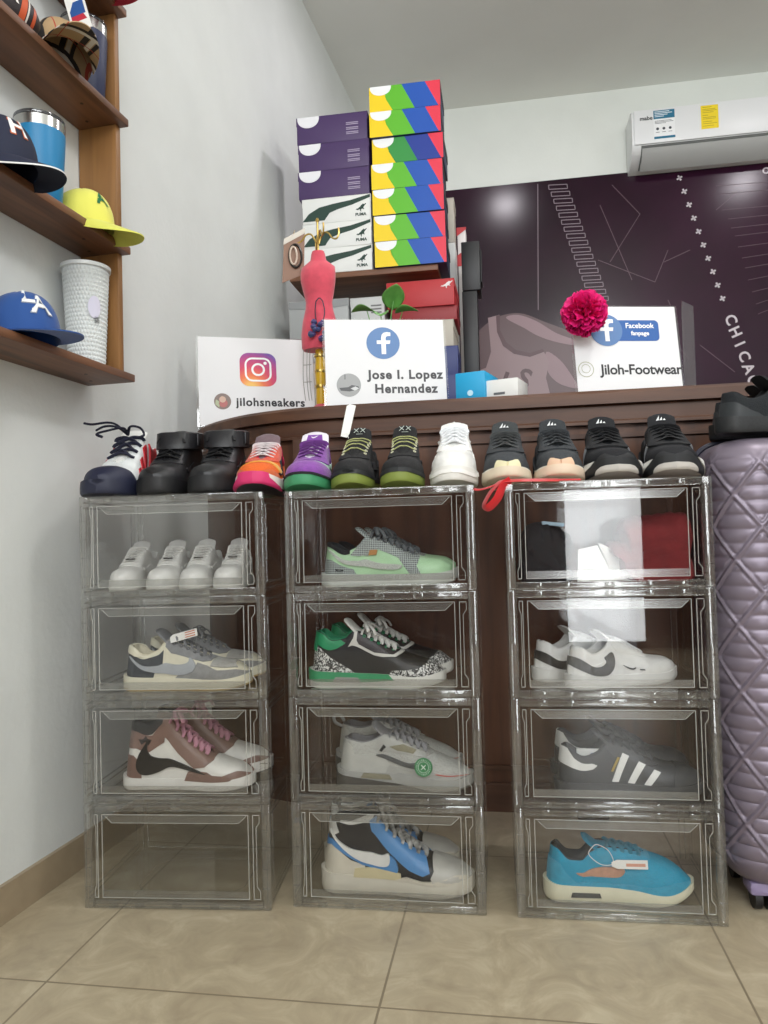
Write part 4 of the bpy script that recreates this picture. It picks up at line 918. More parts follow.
ss2 = dict(ss); ss2.pop('extra')
box_shoe(ss, 2, 2, 551, .085, 'charcoal sneaker with three white stripes and a white inner label', 1, 'charcoal pair with white stripes')
box_shoe(ss2, 2, 2, 548, .205, 'charcoal sneaker behind its mate with the three white stripes', -1, 'charcoal pair with white stripes')
def tq_tag(s, o):
    mb = MB(); a = s.U(-1, .36, .80, .004)
    mb.tube(spline([a + Vector((-.01, 0, .01)), a + Vector((-.02, -.008, -.004)), a + Vector((.004, -.014, -.022)), a + Vector((.03, -.012, -.020)), a + Vector((.022, -.006, .004)), a + Vector((.0, 0, .014)), a + Vector((-.01, 0, .010))], 6), .0009, .0009, 6); mb.build('tag_cord', paint('#dcdcd8'), o)
    mb = MB(); mb.prism([(0, -.004), (.012, -.009), (.075, -.009), (.075, .009), (.012, .009), (0, .004)], 'z', -.0006, .0006); t = mb.build('hang_tag', paint('#e0dfda'), o, loc=(a.x + .026, a.y - .016, a.z - .020), rot=(radians(80), 0, radians(2)))
    m2 = MB(); m2.bb((.03, -.004, .0006), (.07, .002, .0009)); m2.build('tag_print', paint('#c88c74'), t)
TQ = mesh_cloth('#1f8fb0')
tq = dict(name='running_sneaker', L=.306, W=1.04, n=2.6, zr=[(0, .112), (.05, .110), (.15, .088), (.24, .086), (.32, .106), (.40, .112), (.55, .106), (.68, .098), (.78, .090), (.86, .080), (.93, .066), (1, .046)],
    sole=dict(mat=rubber('#ddd8bd'), heel=.038, mid=.032, toe=.022, spring=.030, flare=.003), upper=TQ, lining=mesh_cloth('#26292b'), tongue=dict(mat=mesh_cloth('#23819e'), top=.020),
    patches=[('mudguard', 'U', [(0, 0), (0, .30), (.20, .22), (.45, .14), (.70, .22), (.88, .46), (1, .55), (1, 0)], suede('#2a97b8')), ('eyestay', 'U', EYESTAY, suede('#2a97b8')), ('heel_counter', 'U', [(0, .2), (0, .66), (.08, .66), (.14, .45), (.2, .2)], suede('#2a97b8')),
             ('side_logo', 'U', [(.20, .56), (.30, .38), (.40, .32), (.50, .36), (.54, .54), (.50, .62), (.44, .58), (.32, .56)], suede('#b98a70'), dict(sm=True, off=.004)),
             ('air_window', 'S', [(.18, .34), (.19, .62), (.37, .62), (.38, .34)], rubber('#4a4a46'), dict(off=.002))],
    lace=dict(mat=lace_cloth('#2e7d94'), rows=5, a=.42, b=.64, wd=.0044, bow=False), extra=tq_tag)
box_shoe(tq, 2, 3, 537, .090, 'turquoise running sneaker with a white hang tag and cream sole', 1, None)

# black and dark red heaps with a white sheet in the top box beside the suitcase
def box_heap(name, label, outline, depth, lx, ly, hexc, folds, hook):
    p, r = inbox(2, 0, lx, ly); o = thing(name, label, 'cloth', p, r)
    out = smooth_poly(outline, 7); n = len(out); ny = 26; vs = []
    cx = sum(q[0] for q in out) / n
    for j in range(ny + 1):
        q = j / ny; k = (1 - abs(2 * q - 1) ** 3.2) ** .42 if 0 < j < ny else .25
        for i, (x, z) in enumerate(out):
            h = .0035 * sin(26 * x / .1 + 5 * q) * sin(9 * q + z * 55) + .0025 * sin(z * folds + 3 * sin(6 * q + x * 20))
            xx = cx + (x - cx) * (.72 + .28 * k) + h; zz = max(0, z) * (.55 + .45 * k) + (h * .8 if z > .004 else 0)
            vs.append((xx, q * depth, max(0, zz)))
    mb = MB(); mb.add(vs, [(j * n + i, j * n + (i + 1) % n, (j + 1) * n + (i + 1) % n, (j + 1) * n + i) for j in range(ny) for i in range(n)] + [tuple(range(n))[::-1], tuple(ny * n + i for i in range(n))])
    mb.build('folded_cloth', mat('cotton_' + hexc, hexc, .9, noise=.2, nscale=25, bump=.5, bscale=60), o, smooth=70)
    if hook: hook(o)
    return o
def blue_highlight(o):
    MB().bb((.028, .030, .128), (.075, .070, .136), bev=.002).build('cloth_label', paint('#a9c4d8'), o, rot=(0, radians(7), 0))  # pale blue plate standing in for a highlight on top of the heap
box_heap('folded_cloth', 'black folded cloth in the box beside the suitcase, next to the white card', [(0, 0), (.092, 0), (.100, .022), (.088, .045), (.094, .066), (.106, .078), (.092, .104), (.060, .124), (.026, .128), (.004, .110), (-.004, .06)], .17, .036, .060, '#1b1b1e', 90, blue_highlight)
box_heap('folded_cloth', 'dark red folded cloth in the box beside the suitcase', [(.045, 0), (.020, .040), (.004, .078), (.034, .082), (.030, .104), (.042, .130), (.085, .136), (.160, .138), (.172, .09), (.170, .03), (.165, 0)], .17, .218, .070, '#6d1d20', 120, None)
p, r = inbox(2, 0, .150, .095)
cdd = thing('price_card', 'white folded card leaning between the black and dark red cloth', 'card', p, r)
MB().prism([(0, 0), (.080, 0), (.046, .078), (.006, .070)], 'y', 0, .0012).build('front_leaf', paint('#dcdad4'), cdd, rot=(radians(-12), 0, 0))
MB().prism([(.081, .001), (.118, .0), (.096, .062), (.050, .084)], 'y', .004, .0052).build('back_leaf', paint('#cfccc4'), cdd, rot=(radians(-10), 0, radians(4)))
mb = MB()
for z, w in ((.018, .03), (.024, .022)): mb.bb((.02, -.0006, z), (.02 + w, .0004, z + .002))
mb.build('card_print', paint('#8d8a84'), cdd, rot=(radians(-12), 0, 0))

def at(px, py, Y):
    """world point seen at a picture position for a depth Y"""
    d = fw + (px - 384) / FPX * rt + (512 - py) / FPX * up
    return Vector((0, 0, CAMH)) + d * (Y / d.y)

# ------------------------------------------------------------------ wall panel with printed mural, air conditioner
PY = BACK - .014
M_MURAL = mat('mural_film', '#2b1023', .2, noise=.4, nscale=1.6, spec=.3)
MUR = struct(MB().bb((-.62, PY, .3), (RIGHT - .01, BACK - .0005, 2.885)).build('trim_mural_panel', M_MURAL))
def flat(polys, y, name, m, parent, dy=.0008):
    mb = MB()
    for pl in polys: mb.prism([(p[0], p[1]) for p in pl], 'y', y - dy, y)
    return mb.build(name, m, parent, smooth=0)
def mp_(px, py): v = at(px, py, PY); return (v.x, v.z)
def mpoly(pts, sm=False):
    q = [mp_(*p) for p in pts]; return smooth_poly(q, 4) if sm else q
def outline(pts, w=.004):
    out = []; n = len(pts)
    for i in range(n):
        a, b = Vector(pts[i]), Vector(pts[(i + 1) % n]); d = (b - a)
        if d.length < 1e-6: continue
        d.normalize(); k = Vector((-d.y, d.x)) * w / 2; out.append([a + k, b + k, b - k, a - k])
    return out
rects = []
for i in range(17):
    f = i / 16; cx, cy = 558 + 41 * f, 187 + 112 * f
    rects += outline([mp_(cx - 9.5, cy - 1.8), mp_(cx + 9, cy - 2.8), mp_(cx + 9.5, cy + 1.4), mp_(cx - 9, cy + 2.4)], .0045)
flat(rects, PY, 'ladder_print', mat('print_grey', '#8a7a84', .4), MUR)
pl = []
for i in range(10):
    f = i / 9; c = Vector(mp_(679.5 + 43 * f, 178 + 120.5 * f)); a = radians(28)
    for q in (0, pi / 2):
        d = Vector((cos(a + q), sin(a + q))); k = Vector((-d.y, d.x)); pl.append([c + d * .017 + k * .005, c - d * .017 + k * .005, c - d * .017 - k * .005, c + d * .017 - k * .005])
flat(pl, PY, 'cross_print', mat('print_white', '#cfc6cc', .4), MUR)
fl = []
for i, (x0, x1, y) in enumerate([(716, 768, 186), (720, 768, 194), (722, 768, 210), (728, 768, 219), (731, 768, 228), (735, 768, 236), (738, 768, 247), (742, 768, 258), (745, 768, 268), (748, 768, 280), (752, 768, 292), (756, 768, 304), (758, 768, 314)]):
    fl += outline([mp_(x0, y), mp_(x1, y - 4)], .003)[:1]
for a, b in (((612, 185), (640, 214)), ((598, 260), (655, 282)), ((655, 282), (668, 250)), ((640, 214), (610, 262)), ((600, 205), (632, 280)), ((655, 320), (690, 360)), ((700, 345), (735, 372)), ((690, 250), (664, 262)), ((560, 322), (590, 300)), ((668, 300), (676, 318)), ((716, 210), (740, 190))):
    fl += outline([mp_(*a), mp_(*b)], .004)[:1]
flat(fl, PY, 'line_print', mat('print_faint', '#573d4b', .4), MUR)
flat([[mp_(537.4, 184), mp_(538.2, 184), mp_(538.6, 310), mp_(537.8, 310)]], PY, 'seam', mat('seam_grey', '#7d6a74', .4), MUR)
for i, ch in enumerate('CHICAGO'):
    f = i / 6; c = mp_(730.5 + 26.5 * f, 320 + 73 * f); a = -radians(68)
    lettering('lettering', ch, .085, mat('print_white', '#cfc6cc', .4), MUR, lambda u, v, c=c, a=a: (c[0] + u * cos(a) - v * sin(a), PY - .0012, c[1] + u * sin(a) + v * cos(a)), bold=.002)
lettering('lettering', 'O', .05, _M['print_white'], MUR, lambda u, v: (mp_(766, 171)[0] + u, PY - .0012, mp_(766, 171)[1] + v), bold=.002)
sk, sk2, js, js2 = mat('print_skin', '#54363a', .35), mat('print_skin_light', '#8d7076', .35), mat('print_jersey', '#8f7578', .35), mat('print_jersey_dark', '#4a2229', .35)
flat([mpoly([(466, 352), (476, 334), (492, 320), (508, 314), (524, 314), (545, 322), (566, 330), (582, 340), (582, 402), (466, 402)], True)], PY, 'figure_body', sk, MUR)
flat([mpoly([(506, 318), (518, 315), (536, 321), (556, 333), (574, 340), (574, 345), (556, 342), (538, 336), (524, 328)], True), mpoly([(546, 352), (560, 360), (572, 376), (578, 388), (560, 384), (548, 372)], True)], PY - .001, 'figure_light', sk2, MUR)
flat([mpoly([(488, 318), (499, 315), (498, 330), (503, 344), (514, 353), (530, 357), (544, 352), (549, 362), (546, 378), (552, 402), (474, 402), (468, 386), (466, 368), (474, 372), (486, 368), (491, 352)], False)], PY - .0016, 'figure_jersey', js, MUR)
flat([mpoly([(496, 316), (500, 315), (500, 330), (506, 342), (516, 350), (530, 353), (543, 349), (544, 352), (530, 357), (514, 354), (503, 346), (497, 332)], False)], PY - .0026, 'jersey_edge', js2, MUR)
for ch, px, py in (('L', 507, 384), ('S', 524, 380)):
    c = mp_(px, py); a = radians(-22); lettering('lettering', ch, .17, js2, MUR, lambda u, v, c=c, a=a: (c[0] + u * cos(a) - v * sin(a), PY - .003, c[1] + u * sin(a) + v * cos(a)), bold=.004)

ac = thing('air_conditioner', 'white wall mounted air conditioner above the dark mural', 'air conditioner', (.765, BACK, 2.86))
AW = .98; P0 = [(-.005, .0), (-.07, .005), (-.165, .045), (-.195, .075), (-.205, .10), (-.205, .265), (-.19, .285), (-.15, .292), (-.005, .292)]
M_AC = mat('ac_white', '#e4e6e6', .35); M_AC2 = mat('ac_grey', '#b6b8b6', .4); M_AC3 = mat('ac_dark', '#6f7270', .5)
MB().prism(P0, 'x', 0, AW).build('body', M_AC, ac, smooth=40)
MB().bb((.012, -.212, .088), (AW - .012, -.203, .283), bev=.004).build('front_cover', M_AC, ac)
mb = MB(); mb.prism([(-.075, -.002), (-.165, .038), (-.198, .078), (-.203, .083), (-.190, .088), (-.06, .02)], 'x', .05, AW - .05); mb.build('air_outlet', M_AC3, ac)
mb = MB(); mb.prism([(-.080, -.006), (-.166, .034), (-.196, .070), (-.201, .066), (-.170, .026), (-.082, -.012)], 'x', .055, AW - .055); mb.build('louver', M_AC2, ac)
MB().bb((.02, -.2085, .114), (AW - .02, -.206, .116)).build('cover_seam', M_AC3, ac)
def acl(x, z): return lambda u, v: (x + u, -.2135, z + v)
lettering('lettering', 'mabe', .032, paint('#3a3d40'), ac, acl(.078, .232), bold=.0008)
st = MB().bb((.118, -.2135, .108), (.232, -.2122, .270)).build('energy_sticker', paint('#eef0f0'), ac)
for b0, b1 in ((.222, .270), (.108, .121)): MB().bb((.118, -.2139, b0), (.232, -.2134, b1)).build('sticker_band', paint('#1e6f8e'), st)
mb = MB()
for z, w in ((.262, .08), (.253, .095), (.244, .07), (.235, .05)): mb.bb((.124, -.2143, z - .002), (.124 + w, -.2138, z + .002))
mb.build('sticker_print', paint('#dfeaf0'), st)
mb = MB()
for z, w in ((.210, .09), (.203, .10), (.196, .06)): mb.bb((.124, -.2139, z - .0012), (.124 + w, -.2134, z + .0012))
for x in (.138, .172, .206):
    mb.prism(disc(.008, 12, (x, .165)), 'y', -.2139, -.2134); mb.bb((x - .010, -.2139, .144), (x + .010, -.2134, .1465))
mb.build('sticker_icons', paint('#3b4248'), st)
st = MB().bb((.372, -.2135, .136), (.464, -.2122, .268)).build('yellow_sticker', paint('#f0d51e'), ac)
mb = MB()
for z, w in ((.258, .05), (.246, .07), (.238, .076), (.228, .06), (.212, .03), (.200, .07), (.192, .07), (.176, .05), (.165, .076), (.152, .06)): mb.bb((.380, -.2139, z - .001), (.380 + w, -.2134, z + .001))
mb.build('sticker_print', paint('#8d7d20'), st)

# ------------------------------------------------------------------ stacked shoe cartons behind the counter
BY0 = 3.0
WB = wood('shelf_board_wood', '#5b3a28', '#7c5238', .5, 'X', 8)
rk = thing('storage_shelf', 'brown wooden shelf carrying the tall colourful carton stacks behind the counter', 'shelf', (-.56, 3.2, 0))
MB().bb((-.30, -.22, 1.832), (.315, .14, 1.855), bev=.002).build('shelf_board', WB, rk)
MB().bb((-.38, -.28, 1.255), (.62, .36, 1.28), bev=.002).build('shelf_board', WB, rk)
for x in (-.36, .60): MB().bb((x - .012, -.27, 0), (x + .012, .35, 1.2545)).build('upright', WB, rk)
for x in (-.29, .22): MB().bb((x - .012, .10, 1.2805), (x + .012, .135, 1.8315)).build('post', WB, rk)
def carton(label, x0, x1, y, z, h, d, body, rz=0, group=None, lid=True, dec=None, lidm=None):
    o = thing('shoe_carton', label, 'carton', ((x0 + x1) / 2, y, z), rz, group); w = x1 - x0
    MB().bb((-w / 2 + .002, 0, 0), (w / 2 - .002, d, h - .0006), bev=.0015).build('body', body, o)
    if lid:
        mb = MB(); lh = min(.035, h * .32)
        mb.bb((-w / 2, -.0006, h - .0025), (w / 2, d + .001, h - .0005)); mb.bb((-w / 2, .0, h - lh), (-w / 2 + .0018, d, h - .0025)); mb.bb((w / 2 - .0018, 0, h - lh), (w / 2, d, h - .0025)); mb.bb((-w / 2, d - .0005, h - lh), (w / 2, d + .001, h - .0025))
        mb.build('lid', lidm or body, o)
    if dec: dec(o, w, h)
    return o
def deco(o, name, polys, m, y=-.0008):
    mb = MB()
    for p in polys: mb.prism(p, 'y', y - .0005, y + .0012)
    return mb.build(name, m, o, smooth=0)
def semi(w, h, r, rx, cx):
    return [(cx - rx, h - .001)] + [(cx + rx * cos(a), h - .001 - r * sin(a) ** .8) for a in [pi - i * pi / 16 for i in range(17)]][1:-1] + [(cx + rx, h - .001)]
def dec_colour(dull):
    def f(o, w, h):
        a = w / 2; k = lambda u, v: (-a + .001 + u * (w - .002), .001 + v * (h - .002))
        g, b = ('#2f8f3f', '#183592') if dull else ('#5cb524', '#0f4fae')
        deco(o, 'yellow_print', [[k(0, 0), k(.33, 0), k(.24, .46), k(.20, .99), k(0, .99)]], paint('#f0cf10'))
        deco(o, 'green_print', [[k(.33, 0), k(.64, 0), k(.46, 1), k(.19, 1), k(.235, .46)]], paint(g))
        deco(o, 'blue_print', [[k(.64, 0), k(.97, 0), k(.79, 1), k(.46, 1)]], paint(b))
        deco(o, 'red_print', [[k(.97, 0), k(1, 0), k(1, 1), k(.79, 1)]], paint('#e0314a'))
        deco(o, 'white_print', [semi(w, h, h * .36, w * .150, -a + w * .165)], paint('#eef0f2'), -.0014)
    return f
def dec_purple(o, w, h):
    deco(o, 'white_print', [semi(w, h, h * .40, w * .155, -w / 2 + w * .17)], paint('#e6e6ea'), -.0012)
    p = []
    for z in (.62, .56, .44, .38, .28, .22): p.append([(w * (.20), h * z), (w * (.37 if (int(z * 100) % 12) else .33), h * z), (w * .37, h * (z + .03)), (w * .20, h * (z + .03))])
    deco(o, 'small_print', p, paint('#a79ab5'), -.0012)
CAT = [(.0, .32), (.10, .42), (.20, .40), (.30, .52), (.42, .62), (.50, .78), (.62, .86), (.66, .96), (.72, .88), (.80, .86), (.92, .98), (.96, .92), (.84, .76), (.80, .70), (.74, .60), (.70, .44), (.78, .30), (.72, .28), (.60, .38), (.52, .34), (.48, .20), (.50, .06), (.44, .04), (.40, .20), (.40, .32), (.28, .30), (.20, .24), (.10, .28)]
def dec_white(o, w, h):
    a = w / 2
    top = [(-a + .002, h * .10), (-a * .8, h * .40), (-a * .5, h * .62), (-a * .1, h * .72), (a * .4, h * .80), (a - .004, h * .97), (a - .004, h * .86), (a * .45, h * .62), (a * .05, h * .50), (-a * .2, h * .38), (-a * .35, h * .10)]
    deco(o, 'green_print', [top], paint('#17392e'), -.0012)
    deco(o, 'leaping_cat_print', [[(a * .56 + u * .045, h * .30 + v * .035) for u, v in CAT]], paint('#17392e'), -.0012)
    lettering('lettering', 'PUMA', .017, paint('#17392e'), o, lambda u, v: (a * .70 + u, -.0014, h * .20 + v), bold=.0006)
CARD = mat('carton_dark', '#23262b', .6)
PUR = mat('carton_purple', '#46305f', .5); WC = mat('carton_white', '#e3e4e1', .5); ORD = ['bottom', 'second from the bottom', 'third from the bottom', 'fourth from the bottom', 'fifth from the bottom', 'sixth from the bottom', 'top']
COLB = mat('carton_blue_side', '#20304f', .55)
for i in range(7):
    j = [.004, .002, .0, -.002, .003, -.003, -.002][i]
    carton('striped yellow, green, blue and red carton, %s of its tall stack' % ORD[i], -.503 + j, -.212 + j, BY0 - .03 + [0, .004, -.002, .002, .006, -.004, 0][i], 1.8556 + i * .1063, .1050, .21, COLB, [.0, .01, -.006, .012, -.01, .015, .008][i], 'striped cartons in the tall stack', True, dec_colour(i == 4), CARD)
for i in range(3):
    carton('white carton with a dark green sweep, %s of its stack' % ('bottom', 'middle one', 'topmost')[i], -.800, -.510, BY0 - .02, 1.8556 + i * .1045, .104, .21, WC, [.01, -.01, 0][i], 'white and green cartons', True, dec_white)
for i in range(3):
    j = [-.002, .0, -.004][i]
    carton('purple carton with a white half circle, %s of the three' % ('lowest', 'middle one', 'topmost')[i], -.812 + j, -.512 + j, BY0 - .02, 1.8556 + .3138 + i * .1146, .114, .21, PUR, [.006, -.008, .012][i], 'purple cartons', True, dec_purple)
def X(px, Y): return at(px, 400, Y).x
# lower level
S1 = 1.2806
GRY = mat('carton_grey', '#a2a3a2', .55); RED = mat('carton_red', '#b3262c', .5); BLU = mat('carton_indigo', '#2f3a72', .5); BEI = mat('carton_beige', '#b9b2a6', .55)
def dec_puma(o, w, h): deco(o, 'leaping_cat_print', [[(w * .30 + u * .05, h * .62 + v * .03) for u, v in CAT]], paint('#e8dede'), -.0012)
def dec_lines(o, w, h):
    deco(o, 'small_print', [[(w * .1, h * z), (w * .4, h * z), (w * .4, h * (z + .03)), (w * .1, h * (z + .03))] for z in (.78, .70, .62)], paint('#6f706f'), -.0012)
def dec_flap(o, w, h):
    deco(o, 'lid_flap', [[(-w / 2 + .002, h - .002), (-w / 2 + .002, h - .03), (-w * .2, h - .035), (-w * .12, h - .06), (w * .12, h - .06), (w * .2, h - .035), (w / 2 - .002, h - .03), (w / 2 - .002, h - .002)]], mat('carton_grey_lid', '#8e9091', .55), -.0014)
z = S1
carton('pale cream carton at the bottom, under the grey flap carton', X(289, 2.97), X(352, 2.97), 2.95, z, .20, .25, BEI, 0, None)
carton('pale grey plain carton standing under the grey flap carton', X(290, 2.97), X(352, 2.97), 2.95, z + .2006, .10, .25, GRY, 0, None)
carton('grey carton with a rounded front flap, beside the red mannequin', X(292, 2.97), X(352, 2.97), 2.95, z + .3012, .155, .24, mat('carton_grey_two', '#a7a9a9', .5), 0, None, True, dec_flap)
carton('grey plain carton hidden under the white printed carton', X(354.5, 3.0), X(389, 3.0), 2.96, z, .28, .24, GRY)
carton('light grey carton with small print, under the brown shelf', X(354.5, 3.0), X(389, 3.0), 2.96, z + .2806, .175, .24, mat('carton_light', '#c3c5c4', .5), .0, None, True, dec_lines)
carton('indigo carton, lowest of the pile beside the round blue logo sign', X(392, 2.95), X(462, 2.95), 2.93, z, .115, .25, BLU, -.02, 'indigo cartons')
carton('indigo carton, upper one of two beside the round blue logo sign', X(391, 2.95), X(460, 2.95), 2.935, z + .1156, .115, .25, BLU, .02, 'indigo cartons')
carton('beige carton above the two indigo ones', X(392, 2.95), X(456, 2.95), 2.94, z + .2312, .105, .25, BEI, -.015)
carton('dark red carton directly under the bright red one', X(394, 2.95), X(460, 2.95), 2.945, z + .3368, .055, .25, mat('carton_dark_red', '#8c1c22', .5), .01)
carton('bright red carton with a small white cat print, on top of its pile', X(390, 2.95), X(458, 2.95), 2.935, z + .3924, .105, .26, RED, -.01, None, True, dec_puma)
z2 = z
carton('tall white upright carton behind the striped stack', X(449.5, 3.32), X(460.5, 3.32), 3.30, z2, .78, .12, mat('carton_white_two', '#c9cbc8', .5), 0, None, False)
carton('beige narrow carton on top of the white upright one', X(449.5, 3.32), X(460, 3.32), 3.30, z2 + .7806, .20, .12, BEI, 0, None, True)
o = carton('white and red narrow carton standing behind the stacks', X(462, 3.45), X(471, 3.45), 3.44, z2, .90, .10, mat('carton_white_three', '#d8d4d2', .5), 0, None, False)
deco(o, 'red_print', [[(-.022, .72), (.022, .72), (.022, .80), (-.022, .77)], [(-.022, .86), (.022, .89), (.022, .9), (-.022, .9)]], paint('#b3262c'), -.0012)
o = thing('black_case', 'tall black case standing at the end of the shelf in front of the mural', 'case', (X(473, 3.20), 3.18, S1))
BK = mat('case_black', '#141518', .45)
MB().bb((-.032, 0, 0), (.032, .12, .52), bev=.004).build('body', BK, o)
MB().bb((-.030, -.004, .5206), (.048, .13, .73), bev=.004).build('lid', BK, o)
MB().bb((.048, .02, .56), (.054, .10, .70), bev=.002).build('clasp', BK, o)

# ------------------------------------------------------------------ signs on the counter
PAPER = mat('paper', '#e2e2e3', .6); ACR = clear('acrylic_sign', (.97, .97, .97), .05, .4); BLUEF = mat('print_blue', '#5b7fb0', .5); BLUEF2 = mat('print_blue_deep', '#2f5fa3', .5); INK = mat('print_ink', '#2e2e30', .6); WP = mat('print_paper_white', '#f6f6f6', .6)
LEAN = radians(-8)
def sign(label, x, y, rz, w, h, flap=False):
    o = thing('sign_stand', label, 'sign', (x, y, CTOP + .0006), rz)
    hld = MB(); c, s_ = cos(LEAN), sin(LEAN)
    hld.add([], [])
    hld.prism([(0, 0), (.003, 0), (.003 + h * sin(-LEAN), h * c), (h * sin(-LEAN), h * c)], 'x', -.006, w + .006)
    hld.prism([(0, .0), (.05, .0), (.05, .003), (0, .003)], 'x', -.004, w + .004)
    if flap: hld.prism([(w + .004, .0), (w + .060, .045), (w + .060, .048), (w + .004, .003)], 'z', .004, h)
    hld.build('acrylic_holder', ACR, o)
    q0, q1 = .004, h - .004; e = MB(); e.prism([(q0 * sin(-LEAN) - .0012, q0 * c), (q0 * sin(-LEAN) - .0004, q0 * c), (q1 * sin(-LEAN) - .0004, q1 * c), (q1 * sin(-LEAN) - .0012, q1 * c)], 'x', 0, w)
    p = e.build('printed_sheet', PAPER, o)
    return o, p, (lambda off: lambda u, v: (u, v * sin(-LEAN) - .0018 - off, v * c))
def glyph(name, poly, m, p, f): 
    bm_v, bm_f, _ = cut_poly(poly, [], []); mb = MB(); mb.add([f(u, v) for u, v in bm_v], bm_f); return mb.build(name, m, p, smooth=0)
F_GLYPH = [(.50, .0), (.50, .46), (.30, .46), (.30, .62), (.50, .62), (.50, .74), (.53, .88), (.62, .97), (.76, 1.0), (.92, .98), (.92, .82), (.80, .82), (.72, .79), (.70, .72), (.70, .62), (.91, .62), (.88, .46), (.70, .46), (.70, 0)]
# instagram-like camera sign
o, p, F = sign('white sign with a gradient camera logo, leaning on the curved counter end', -.905, 2.128, radians(23), .352, .29)
def sgn_shift(F, x, z): return lambda off: (lambda u, v: F(off)(x + u, z + v))
G = sgn_shift(F, .180, .184)
grd = bpy.data.materials.new('print_gradient'); grd.use_nodes = True; nt = grd.node_tree; b = nt.nodes['Principled BSDF']; b.inputs['Roughness'].default_value = .5
tc = nt.nodes.new('ShaderNodeTexCoord'); mpn = nt.nodes.new('ShaderNodeMapping'); mpn.inputs['Location'].default_value = (-.158, -0, -.124); 
ln = nt.nodes.new('ShaderNodeVectorMath'); ln.operation = 'LENGTH'; sx = nt.nodes.new('ShaderNodeVectorMath'); sx.operation = 'MULTIPLY'; sx.inputs[1].default_value = (1, 0, 1)
nt.links.new(tc.outputs['Object'], mpn.inputs['Vector']); nt.links.new(mpn.outputs[0], sx.inputs[0]); nt.links.new(sx.outputs[0], ln.inputs[0])
dv = nt.nodes.new('ShaderNodeMath'); dv.operation = 'MULTIPLY'; dv.inputs[1].default_value = 1 / .128; nt.links.new(ln.outputs['Value'], dv.inputs[0])
rp = nt.nodes.new('ShaderNodeValToRGB'); e = rp.color_ramp.elements; e[0].position = .08; e[0].color = lin('#f0c060'); e[1].position = 1; e[1].color = lin('#4e4aa8')
for q, cc in ((.30, '#e8743c'), (.52, '#d23a5c'), (.78, '#a83480')): x = e.new(q); x.color = lin(cc)
nt.links.new(dv.outputs[0], rp.inputs['Fac']); nt.links.new(rp.outputs['Color'], b.inputs['Base Color'])
glyph('camera_logo', rrect(.112, .108, .028), grd, p, G(0))
def ring(outer, inner, m, name, f):
    mb = MB(); n = len(outer); mb.add([f(*q) for q in outer] + [f(*q) for q in inner], [(i, (i + 1) % n, n + (i + 1) % n, n + i) for i in range(n)]); return mb.build(name, m, p, smooth=0)
ring(rrect(.082, .078, .024), rrect(.070, .066, .018), WP, 'logo_frame', G(.0006)); ring(disc(.021), disc(.0145), WP, 'logo_lens', G(.0006)); glyph('logo_dot', disc(.0052, 16, (.022, .021)), WP, p, G(.0006))
lettering('lettering', 'jilohsneakers', .036, INK, p, sgn_shift(F, .216, .078)(0), bold=.0011, spacing=1.10)
glyph('portrait_photo', disc(.0255, 32, (.070, .080)), paint('#7d6a62'), p, F(0)); glyph('portrait_detail', disc(.013, 20, (.072, .074)), paint('#b0605c'), p, F(.0006)); glyph('portrait_detail', disc(.010, 20, (.070, .086)), paint('#c9a794'), p, F(.0009)); glyph('portrait_detail', [(.048, .070), (.060, .060), (.062, .078), (.050, .086)], paint('#a9b08e'), p, F(.0006))
# round f logo and a name
o, p, F = sign('white sign with a round blue f logo and a name in bold letters', -.472, 1.962, radians(15), .330, .262)
G = sgn_shift(F, .160, .190)
glyph('round_logo', disc(.046, 40), BLUEF, p, G(0)); glyph('logo_letter', [((a - .58) * .062, (b - .5) * .064) for a, b in F_GLYPH], WP, p, G(.0006))
lettering('lettering', 'Jose I. Lopez', .035, mat('print_ink_grey', '#4a4a4c', .6), p, sgn_shift(F, .218, .098)(0), bold=.0013, spacing=1.12)
lettering('lettering', 'Hernandez', .035, _M['print_ink_grey'], p, sgn_shift(F, .218, .058)(0), bold=.0013, spacing=1.12)
glyph('shoe_photo', disc(.033, 36, (.062, .070)), paint('#9b9c9c'), p, F(0)); glyph('photo_detail', [(.036, .062), (.060, .064), (.070, .070), (.088, .066), (.090, .058), (.064, .052), (.040, .054)], paint('#4c4d4f'), p, F(.0006)); glyph('photo_detail', [(.050, .086), (.054, .086), (.054, .100), (.050, .100)], paint('#777878'), p, F(.0006)); glyph('photo_detail', [(.066, .060), (.080, .066), (.090, .060), (.078, .054)], paint('#c9caca'), p, F(.0009))
# page sign
o, p, F = sign('white sign with a blue f banner in a clear holder behind the pink flower', .190, 1.990, radians(15), .285, .256, True)
G = sgn_shift(F, .090, .186)
glyph('logo_banner', rrect(.150, .058, .012, (.070, -.001)), BLUEF2, p, G(0)); glyph('round_logo', disc(.044, 40), BLUEF, p, G(.0005)); glyph('logo_letter', [((a - .58) * .060, (b - .5) * .062) for a, b in F_GLYPH], WP, p, G(.0011))
lettering('lettering', 'Facebook', .020, WP, p, sgn_shift(F, .182, .198)(.0008), bold=.0004); lettering('lettering', 'fanpage', .0165, WP, p, sgn_shift(F, .182, .177)(.0008), bold=.0004)
lettering('lettering', 'Jiloh-Footwear', .0385, INK, p, sgn_shift(F, .176, .076)(0), bold=.0008, spacing=.96)
ring(disc(.021, 32, (.026, .078)), disc(.0194, 32, (.026, .078)), paint('#9a9a74'), 'round_mark', F(0)); ring(disc(.012, 24, (.026, .080)), disc(.0108, 24, (.026, .080)), paint('#9a9a74'), 'round_mark', F(0))

